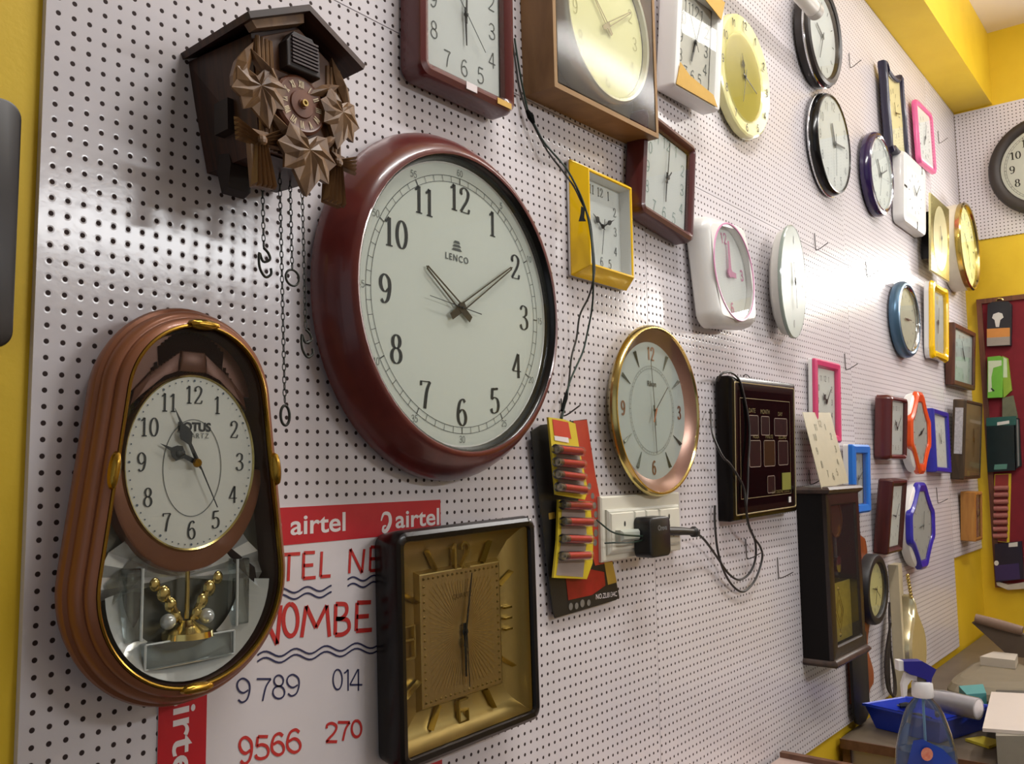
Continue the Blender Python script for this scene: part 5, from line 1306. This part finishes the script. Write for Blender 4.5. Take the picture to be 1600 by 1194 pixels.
# ---- low on the wall, right of the cabinet
def low_right():
    ow = wood('orange_wood', (158, 84, 40), (128, 62, 28), .4)
    edge = []
    for i in range(41):
        z = .872 + (1.352-.872)*i/40
        edge.append((2.445 + .022*math.sin((z-.872)/.115*2*PI*.62) - (.03 if z > 1.33 or z < .89 else 0), z))
    O = V((2.35, -.0005, 1.11)); mb = MB(); mb.prism(edge + [(2.27, 1.352), (2.27, .872)], -.0005, -.012, .0)
    s = mb.obj('scrolled_board', ow, None, off=O, smooth=False); s.location = O; tag(s, 'orange-brown wooden board with a wavy edge hanging behind the cabinet and black round clock', 'wooden board')
    O = V((2.275, -.0125, .93)); mb = MB(); mb.prism([(x+.045, z) for x, z in [(2.205, 1.06), (2.205, .85), (2.222, .822), (2.25, .81), (2.30, .81), (2.328, .822), (2.345, .85), (2.345, 1.06)]], -.0125, -.0205, .002)
    s = mb.obj('black_strap', mat('black_strap_leather', (26, 24, 26), .5, vary=.2), None, off=O); s.location = O; tag(s, 'black round-ended strap hanging below the dark cabinet', 'strap')
    # gold teardrop clock on a cream board
    O = V((2.79, -.001, 1.03)); r = thing('teardrop_clock', 'gold teardrop-shaped pendulum clock on a cream backboard, above the blue spray bottle', 'clock', O)
    cr = mat('cream_board', (196, 182, 150), .45, vary=.06)
    MB().box(2.712, 2.734, -.032, -.001, .80, 1.225).obj('side_board', cr, r, off=O, smooth=False)
    MB().box(2.734, 2.785, -.024, -.001, 1.12, 1.225).obj('top_board', cr, r, off=O, smooth=False)
    prof = cat_rom([(2.815, 1.12), (2.830, 1.085), (2.868, 1.045), (2.918, .995), (2.936, .94), (2.912, .872), (2.83, .84), (2.752, .872), (2.730, .94), (2.746, .995), (2.786, 1.045), (2.806, 1.085)], 5, True)[:-1][::-1]
    cx, cz = 2.833, .945
    sh = lambda k, d: [(cx+(x-cx)*k, -d, cz+(z-cz)*k) for x, z in prof]
    MB().loft([sh(1, .001), sh(1, .03), sh(.96, .045), sh(.86, .052)], True).obj('teardrop_case', mat('pale_gold_mirror', (226, 214, 174), .22, .7), r, off=O)
    MB().add(sh(.86, .052), [tuple(range(len(prof)))]).obj('teardrop_face', mat('ivory_gold_face', (214, 192, 130), .35, .3), r, off=O)
    m_ = MB()
    for k in range(9): m_.ball((2.786+.004*k, -.040, 1.185-.0105*k), .0066, 8, 6)
    m_.obj('gold_bead_chain', GOLD, r, off=O)
    # hanks of dark wire
    O = V((2.62, -.001, .96)); r = thing('wire_hank', 'hank of dark thin wire hanging between the black round clock and the cream board', 'wire', O)
    for k in range(9):
        q = .008*k
        pts = [(2.665-q, -.012-.002*k, 1.11-q), (2.650-q*.8, -.014-.002*k, 1.05), (2.615-q*.6, -.016, .95), (2.600-q*.4, -.018, .86), (2.625+q*.3, -.02, .825), (2.655+q*.2, -.016, .87), (2.650, -.012, .96), (2.662, -.010, 1.06), (2.668, -.010, 1.10)]
        MB().tube(cat_rom(pts, 5), .0036, 6).obj('wire_loop', mat('dark_wire', (58, 50, 46), .4, .3), r, off=O)
low_right()

# ---- dark panel at the left edge
O = V((-.16, .004, 1.79))
r = thing('wall_plaque', 'black-brown rounded panel on the yellow wall beside the pegboard edge', 'panel', O)
mb = MB(); mb.prism([(-.160+x, 1.7895+z) for x, z in o_rr(.250, .238, .016, 8)], .008, -.012, .003); mb.obj('panel_body', mat('black_brown_panel', (34, 24, 20), .4, vary=.1), r, off=O)
# ================================================================ back wall
def face_room(root, x, y, z):
    root.location = (x, y, z); root.rotation_euler = (0, 0, -PI/2)
bc = clock('black thick-rimmed round wall clock on the back wall, cut by the edge', 0, 0, ROUND(.226),
      [('rim', None, [(.006, 0), (0, .006), (0, .026), (.006, .040), (.020, .046), (.038, .042), (.052, .030)], mat('rubber_black_rim', (52, 44, 40), .5, vary=.1))],
      (None, .051, .026, CREAM), dict(t=ALL12, R=(.128, .128), h=.034, thick=.006, thin=.0018, serif=True),
      [(.078, .008, .005, .018, 292, 'taper'), (.115, .006, .004, .022, 52, 'taper')],
      ticks=dict(R=(.160, .160), R2=(.153, .153), w=.001, rings=((.160, .160), (.152, .152))), glass=(None, .050, .036, GLASS))
face_room(bc, WX-.008, -.360, 2.876)

def back_board():
    X = WX-.001
    O = V((X, -.40, 1.65))
    r = thing('display_board', 'maroon felt display board with brown wooden frame on the yellow back wall', 'display board', O)
    y0, y1, z0, z1 = -1.60, -.047, 1.0, 2.305  # far end stretched out of view so glossy faces reflect maroon
    MB().box(X-.012, X, y0+.015, y1-.015, z0+.015, z1-.015).obj('felt', mat('maroon_felt', (132, 30, 42), .9, vary=.15, scale=30), r, off=O, smooth=False)
    fr = MB()
    fr.box(X-.022, X, y1-.022, y1, z0, z1); fr.box(X-.022, X, y0, y0+.022, z0, z1); fr.box(X-.022, X, y0+.022, y1-.022, z1-.022, z1); fr.box(X-.022, X, y0+.022, y1-.022, z0, z0+.022)
    fr.obj('frame', wood('brown_moulding', (120, 70, 44), (84, 46, 30), .5), r, off=O, smooth=False)
    def pack(name, label, quad, thick, m, cat, parts=(), gap=.013, grp=None):
        P_ = [at_x(x, y, X-gap-thick) for x, y in quad]
        c = sum(P_, V((0, 0, 0)))/len(P_)
        t = thing(name, label, cat, c, grp)
        mb = MB(); mb.loft([[V((X-gap, p.y, p.z)) for p in P_], P_], True, True); mb.obj('pack_body', m, t, off=c, smooth=False)
        for pn, q, mm, dd in parts:
            m2 = MB(); f = [at_x(x, y, X-gap-thick-dd) for x, y in q]; m2.add(f, [tuple(range(len(f)))]); m2.obj(pn, mm, t, off=c, smooth=False)
        return t, c
    navy = mat('pack_navy_black', (30, 30, 40), .35, vary=.1); wprint = mat('pack_white_print', (222, 218, 210), .5)
    t, c = pack('bulb_package', 'black blister package picturing a white light bulb, topmost on the maroon board', [(1543, 476), (1550, 472), (1575, 471), (1581, 476), (1580, 540), (1542, 541)], .02, navy, 'package',
         [('bulb_picture', [(1550, 497), (1552, 491), (1560, 488), (1566, 490), (1568, 496), (1563, 500), (1561, 511), (1556, 511), (1554, 500)], wprint, .001),
          ('orange_band', [(1542, 514), (1578, 512), (1578, 526), (1542, 528)], mat('orange_band', (214, 142, 66), .5), .001),
          ('grey_band', [(1542, 528), (1578, 526), (1578, 539), (1542, 541)], mat('grey_band', (164, 152, 140), .5), .001)])
    mb = MB(); p = at_x(1562, 470, X-.03); mb.tube([(p.x, p.y+.014*math.cos(k*PI/10), p.z+.010*math.sin(k*PI/10)) for k in range(11)], .004, 8); mb.obj('gold_hanger', GOLD, t, off=c)
    grn = mat('pack_green', (118, 190, 62), .35, vary=.08)
    pack('green_package', 'bright green narrow package with white print, below the bulb package', [(1543, 558), (1562, 556), (1567, 559), (1566, 621), (1543, 622)], .03, grn, 'package',
         [('white_print', [(1544, 564), (1565, 563), (1565, 571), (1552, 575), (1549, 590), (1550, 612), (1544, 613)], mat('pack_pale_green', (214, 224, 190), .45), .001), ('black_print', [(1549, 606), (1554, 610), (1553, 612), (1548, 608)], navy, .002)], grp='green packages')
    pack('green_package', 'yellow-green package half hidden behind the bright green package', [(1566, 556), (1575, 560), (1581, 610), (1568, 622)], .014, mat('pack_lime', (150, 180, 60), .4), 'package', [('white_print', [(1567, 558), (1573, 561), (1574, 590), (1567, 590)], mat('pack_pale_green', (214, 224, 190), .45), .001)], grp='green packages')
    pack('clear_package', 'dull grey-green clear package hanging under the green packages', [(1566, 622), (1583, 618), (1590, 650), (1590, 662), (1566, 660)], .012, mat('dull_grey_green', (120, 122, 96), .35, vary=.2, scale=40), 'package')
    dt = mat('pack_dark_teal', (30, 44, 44), .3, vary=.2, scale=30)
    pack('teal_package', 'dark teal plastic package with white lettering, in the middle of the maroon board', [(1541, 655), (1584, 650), (1586, 735), (1543, 738)], .03, dt, 'package',
         [('teal_top', [(1541, 653), (1588, 650), (1588, 664), (1541, 666)], mat('teal_print', (40, 92, 84), .4), .001), ('white_print', [(1558, 660), (1577, 657), (1577, 662), (1558, 665)], wprint, .002), ('teal_foot', [(1554, 726), (1574, 725), (1573, 733), (1553, 734)], mat('teal_light', (92, 140, 124), .4), .001)], grp='teal packages')
    pack('teal_package', 'dark teal package edge showing behind the teal plastic package', [(1586, 652), (1592, 654), (1596, 728), (1588, 732)], .018, dt, 'package', [('silver_edge', [(1588, 655), (1591, 656), (1593, 728), (1590, 729)], mat('silver_print', (150, 152, 148), .3, .5), .001)], grp='teal packages')
    # battery strip on the board
    t, c = pack('battery_strip', 'long strip of small red batteries with yellow edges on the maroon board', [(1554, 741), (1580, 740), (1577, 848), (1551, 846)], .006, mat('strip_yellow', (222, 196, 46), .4), 'batteries', [('red_print', [(1555, 742), (1576, 741), (1573, 847), (1552, 845)], mat('maroon_print', (150, 54, 48), .4), .001)])
    for k in range(8):
        y = 763+10.7*k; a = at_x(1554-.3*k*.9, y, X-.028); b = at_x(1576-.3*k*.9, y-.5, X-.028)
        MB().tube([a, b], .011, 10).obj('battery', mat('battery_red_pale', (178, 112, 104), .3, .2), t, off=c)
    pack('violet_package', 'black and violet package with a round white emblem, lowest on the maroon board', [(1554, 850), (1596, 846), (1600, 905), (1556, 910)], .02, mat('pack_violet_black', (34, 28, 48), .35), 'package',
         [('violet_print', [(1554, 884), (1592, 880), (1594, 905), (1556, 908)], mat('violet_print', (58, 42, 92), .4), .001), ('round_emblem', [(1557+3.6*math.cos(k*PI/6), 880+4*math.sin(k*PI/6)) for k in range(12)], wprint, .002), ('white_tag', [(1576, 849), (1590, 847), (1590, 854), (1576, 855)], wprint, .002)])
    pack('clear_bag', 'crumpled clear plastic bag under the violet package', [(1556, 908), (1575, 914), (1600, 910), (1600, 920), (1575, 922), (1558, 915)], .016, mat('crumpled_plastic', (200, 192, 180), .3, vary=.15, bump=.4, bscale=60), 'bag')
back_board()

# ================================================================ counters and what stands on them
def counters():
    brn = wood('brown_edge_band', (120, 84, 62), (92, 62, 46), .45, 10, (1, 3, 3)); lam = mat('white_laminate', (206, 200, 204), .4, vary=.02); top = mat('worn_counter_top', (112, 98, 80), .5, vary=.2, scale=12)
    O = V((3.1, -.36, 0)); r = thing('counter', 'white laminate counter with brown edges below the pegboard, holding the blue tray', 'counter', O)
    MB().box(2.195, 4.155, -.70, -.012, .0, .778).obj('body', lam, r, off=O, smooth=False)
    MB().box(2.17, 4.155, -.72, -.004, .780, .800).obj('top', top, r, off=O, smooth=False)
    MB().box(2.164, 2.170, -.722, -.004, .776, .801).obj('edge_band', brn, r, off=O, smooth=False)
    MB().box(2.182, 2.195, -.024, -.004, 0, .776).obj('corner_post', brn, r, off=O, smooth=False)
    kn = MB(); kn.lathe([(.005, 2.1945), (.006, 2.186), (.001, 2.183)], (0, -.16, .72), 'x', 10); kn.obj('screw_cap', mat('screw_grey', (150, 146, 150), .4), r, off=O)
    O = V((1.2, -.25, 0)); r = thing('near_counter', 'pinkish grey counter top with a raised brown lip in the bottom corner', 'counter', O)
    MB().box(.75, 1.725, -.62, -.012, 0, .862).obj('body', mat('pink_grey_laminate', (190, 168, 160), .45, vary=.04), r, off=O, smooth=False)
    MB().box(1.725, 1.742, -.62, -.012, 0, .874).obj('end_lip', brn, r, off=O, smooth=False)
counters()

def tray():
    blue = mat('blue_tray_plastic', (38, 66, 196), .35, coat=.15, vary=.04)
    O = V((2.50, -.19, .801)); r = thing('blue_tray', 'bright blue plastic tray of small tools on the counter behind the spray bottle', 'tray', O)
    RIM = [at_z(1347, 1100, .866), at_z(1470, 1128, .866), at_z(1556, 1103, .866), at_z(1413, 1089, .866)]; CC = sum(RIM, V((0, 0, 0)))/4
    def L(g, z): return [(CC.x+(p.x-CC.x)*(1-.9*(.034-g)/.15), CC.y+(p.y-CC.y)*(1-.9*(.034-g)/.15), z) for p in RIM]
    MB().loft([L(0, .801), L(.028, .866), L(.034, .868), L(.034, .862)], True).obj('shell', blue, r, off=O, smooth=False)
    MB().loft([L(-.004, .806), L(.024, .866), L(.030, .8685)], True).obj('inside', blue, r, off=O, smooth=False)
    for k, (x, y, a, L_, col) in enumerate(((2.36, -.09, 20, .10, (30, 26, 28)), (2.40, -.14, 75, .10, (46, 30, 28)), (2.43, -.10, 120, .07, (26, 28, 32)), (2.37, -.17, 40, .10, (34, 28, 30)), (2.32, -.18, 100, .09, (24, 24, 28)), (2.42, -.20, 10, .09, (52, 40, 36)), (2.38, -.23, 150, .09, (28, 26, 30)))):
        c, s = math.cos(math.radians(a))*L_/2, math.sin(math.radians(a))*L_/2
        zz = .816 + .016*(k % 3); OO = V((x, y, zz))
        lab = ['black tool handle at the wall side of the blue tray', 'brown-black tool handle lying across the blue tray', 'thin black tool against the back of the blue tray', 'dark tool handle in the middle of the blue tray', 'black tool handle beside the spray bottle, in the tray', 'short brown tool by the white roll in the tray', 'black tool at the near edge of the blue tray'][k]
        t = thing('hand_tool', lab, 'tool', OO, 'tools in the blue tray')
        MB().tube([(x-c, y-s, zz), (x-c*.3, y-s*.3, zz+.002), (x+c*.2, y+s*.2, zz)], [.006, .009, .007], 8).obj('handle', mat('tool_dark_%d' % k, col, .4), t, off=OO)
        MB().tube([(x+c*.2, y+s*.2, zz), (x+c, y+s, zz+.004)], [.003, .002], 6).obj('shaft', mat('tool_steel', (110, 108, 106), .3, .8), t, off=OO)
    # wrapped roll lying across the far rim
    a, b = at_z(1452, 1092, .895), at_z(1530, 1108, .895); O = (a+b)/2
    u = (b-a)
    t = thing('wrapped_roll', 'white roll in clear crumpled plastic lying across the blue tray', 'roll', O)
    MB().tube([a, a+u*.02, a+u*.5, a+u*.98, b], [.014, .024, .028, .027, .020], 18).obj('white_roll', mat('white_wrap', (232, 226, 230), .35, vary=.12, scale=60, bump=.5, bscale=50), t, off=O)
    MB().tube([a-u*.12, a-u*.02, a+u*.3, a+u*.99], [.010, .026, .031, .029], 14).obj('clear_wrap', thin_glass('crumpled_clear', (244, 244, 246), 1.6, .12, .1), t, off=O)
tray()

def bottle():
    O = V((1.608, -.372, .8625)); ang = math.atan2(RIGHT.y, RIGHT.x)
    r = thing('spray_bottle', 'clear spray bottle of blue cleaner with blue and white trigger head', 'spray bottle', O, rot=(0, 0, ang))
    clr = thin_glass('bottle_plastic', (226, 236, 244), 1.8, .03, .06)
    def ov(rx, ry, z, n=28): return [(rx*math.cos(2*PI*i/n), ry*math.sin(2*PI*i/n), z) for i in range(n)]
    MB().loft([ov(.060, .034, 0), ov(.063, .036, .006), ov(.063, .036, .080), ov(.060, .035, .110), ov(.053, .032, .140), ov(.046, .029, .162), ov(.040, .026, .180), ov(.032, .023, .195), ov(.022, .018, .206), ov(.017, .016, .212), ov(.0165, .0155, .222)], True).obj('bottle', clr, r)
    liq = mat('blue_cleaner', (20, 116, 190), .08, trans=.35, vary=.02)
    MB().loft([ov(.058, .032, .004), ov(.060, .034, .010), ov(.0605, .0335, .080), ov(.0575, .0325, .110)], True, True).obj('cleaner', liq, r)
    lb = MB()
    pts = [(-.052, .0), (.052, .0), (.056, .06), (.054, .084), (.018, .120), (-.022, .140), (-.038, .136), (-.050, .09)]
    def curve(x): return -.0375*math.sqrt(max(0, 1-(x/.066)**2)) - .0006
    g = []
    for i in range(len(pts)):
        a, b = pts[i], pts[(i+1) % len(pts)]
        for k in range(4): g.append((a[0]+(b[0]-a[0])*k/4, a[1]+(b[1]-a[1])*k/4))
    cx = 0; lb.add([(x, curve(x), z) for x, z in g] + [(0, curve(0), .05)], [(i, (i+1) % len(g), len(g)) for i in range(len(g))])
    label = lb.obj('label', mat('blue_label', (26, 66, 168), .35, vary=.1, scale=20), r)
    em = MB(); em.add([(-.016+.012*math.cos(k*PI/8), curve(-.016)-.0035, .112+.013*math.sin(k*PI/8)) for k in range(16)], [tuple(range(16))]); em.obj('badge', mat('orange_white_badge', (222, 170, 140), .5, rgb2=(200, 70, 50), scale=160), label, smooth=False)
    MB().tube([(.002, 0, .01), (.000, 0, .12), (.0, 0, .214)], .0028, 8).obj('dip_tube', mat('pale_blue_tube', (150, 196, 226), .3), r)
    MB().lathe([(.0205, .214), (.0215, .218), (.0205, .240), (.0165, .245)], (0, 0, 0), 'z', 22).obj('cap', mat('cap_white', (232, 230, 230), .4), r)
    blu = mat('trigger_blue', (36, 34, 138), .3, coat=.3)
    hd = [(-.040, .287), (-.002, .287), (.026, .270), (.016, .253), (.013, .240), (.006, .236), (.004, .250), (-.012, .256), (-.030, .262), (-.040, .270)]
    m_ = MB(); m_.loft([[(x, .012, z) for x, z in hd], [(x, -.012, z) for x, z in hd]], True, True); m_.obj('trigger_head', blu, r, smooth=False)
    MB().box(-.050, -.040, -.010, .010, .268, .288).obj('nozzle', mat('cap_white', (232, 230, 230), .4), r, smooth=False)
    tr = [(-.034, .262), (-.022, .258), (-.012, .256), (-.012, .246), (-.024, .248), (-.032, .238), (-.035, .218), (-.042, .214), (-.043, .240)]
    m_ = MB(); m_.loft([[(x, .006, z) for x, z in tr], [(x, -.006, z) for x, z in tr]], True, True); m_.obj('trigger', mat('cap_white', (232, 230, 230), .4), r, smooth=False)
    MB().box(-.012, .012, -.009, .009, .244, .258).obj('neck_block', mat('dark_cap_inside', (90, 84, 76), .5), r, smooth=False)
bottle()

def clutter():
    def slab(name, label, cat, quad, ztop, zbot, m, grp=None, spread=1.0, soft=False):
        P_ = [at_z(x, y, ztop) for x, y in quad]; c = sum(P_, V((0, 0, 0)))/len(P_); O = V((c.x, c.y, zbot))
        mb = MB()
        if soft:
            Q = cat_rom([tuple(p) for p in P_], 5, True)[:-1]
            mb.loft([[(c.x+(p[0]-c.x)*k, c.y+(p[1]-c.y)*k, z) for p in Q] for k, z in ((1.0, zbot), (1.06, zbot+.02), (1.04, ztop-.03), (.94, ztop-.012), (.75, ztop), (.4, ztop+.006), (.05, ztop+.008))], True, True)
        else: mb.loft([[V((c.x+(p.x-c.x)*spread, c.y+(p.y-c.y)*spread, zbot)) for p in P_], P_], True, True)
        o = mb.obj(name, m, None, off=O, smooth=False); o.location = O; tag(o, label, cat, grp)
        return o
    grey = mat('grey_paper_pile', (134, 122, 100), .7, vary=.12, scale=14)
    slab('grey_cloth_bundle', 'grey-brown folded cloth bundle on the counter in front of the yellow back wall', 'cloth', [(1484, 1062), (1505, 1040), (1530, 1028), (1600, 1032), (1640, 1066), (1560, 1070)], .87, .801, grey, None, 1.0, True)
    slab('dark_paper_stack', 'dark grey stack of papers beneath the white card', 'papers', [(1556, 1078), (1640, 1080), (1640, 1096), (1558, 1092)], .874, .801, mat('dark_grey_papers', (88, 82, 70), .7, vary=.2, scale=20))
    slab('teal_box', 'small flat teal box behind the white wrapped roll', 'box', [(1498, 1072), (1536, 1069), (1541, 1083), (1510, 1085)], .880, .801, mat('teal_box_card', (86, 156, 156), .5))
    slab('grey_bundle', 'pale grey bundle supporting the white card on the counter', 'bundle', [(1556, 1132), (1640, 1134), (1640, 1150), (1556, 1150)], .875, .801, mat('pale_grey_bundle', (150, 142, 126), .6, vary=.1))
    slab('white_card', 'blank white card lying on the pale grey bundle, cut by the edge', 'card', [(1535, 1138), (1549, 1081), (1650, 1086), (1650, 1146)], .884, .8755, mat('blank_white_card', (214, 202, 192), .55, vary=.02))
    slab('yellow_pad', 'flat yellow pad beside the blue tray', 'pad', [(1508, 1154), (1535, 1150), (1568, 1158), (1545, 1166)], .808, .801, mat('yellow_pad', (216, 196, 60), .6))
    # propped carton flap
    X = 3.16
    P_ = [at_x(x, y, X) for x, y in ((1518, 973), (1526, 968), (1600, 992), (1640, 1004), (1640, 1024), (1600, 1028), (1577, 1026))]
    c = sum(P_, V((0, 0, 0)))/len(P_); O = c
    t = thing('carton_flap', 'dark brown folded carton propped on the cloth bundle near the back wall', 'carton', O)
    mb = MB(); mb.loft([[p + V((.03, 0, .0)) for p in P_], P_], True, True); mb.obj('flap', mat('dark_brown_carton', (92, 76, 62), .65, vary=.1), t, off=O, smooth=False)
    a, b = at_x(1524, 966, X), at_x(1598, 986, X); MB().tube([a, (a+b)/2, b], [.016, .018, .016], 12).obj('rolled_edge', mat('brown_carton_roll', (132, 106, 88), .6, vary=.08), t, off=O)
    P_ = [at_z(x, y, .905) for x, y in ((1531, 1026), (1552, 1018), (1590, 1022), (1586, 1032))]; c = sum(P_, V((0, 0, 0)))/4
    mb = MB(); mb.loft([[p - V((0, 0, .028)) for p in P_], P_], True, True); o = mb.obj('white_sheet', mat('crumpled_white_sheet', (196, 186, 172), .6, vary=.06), None, off=c, smooth=False); o.location = c; tag(o, 'crumpled white paper on top of the grey cloth bundle', 'paper')
clutter()
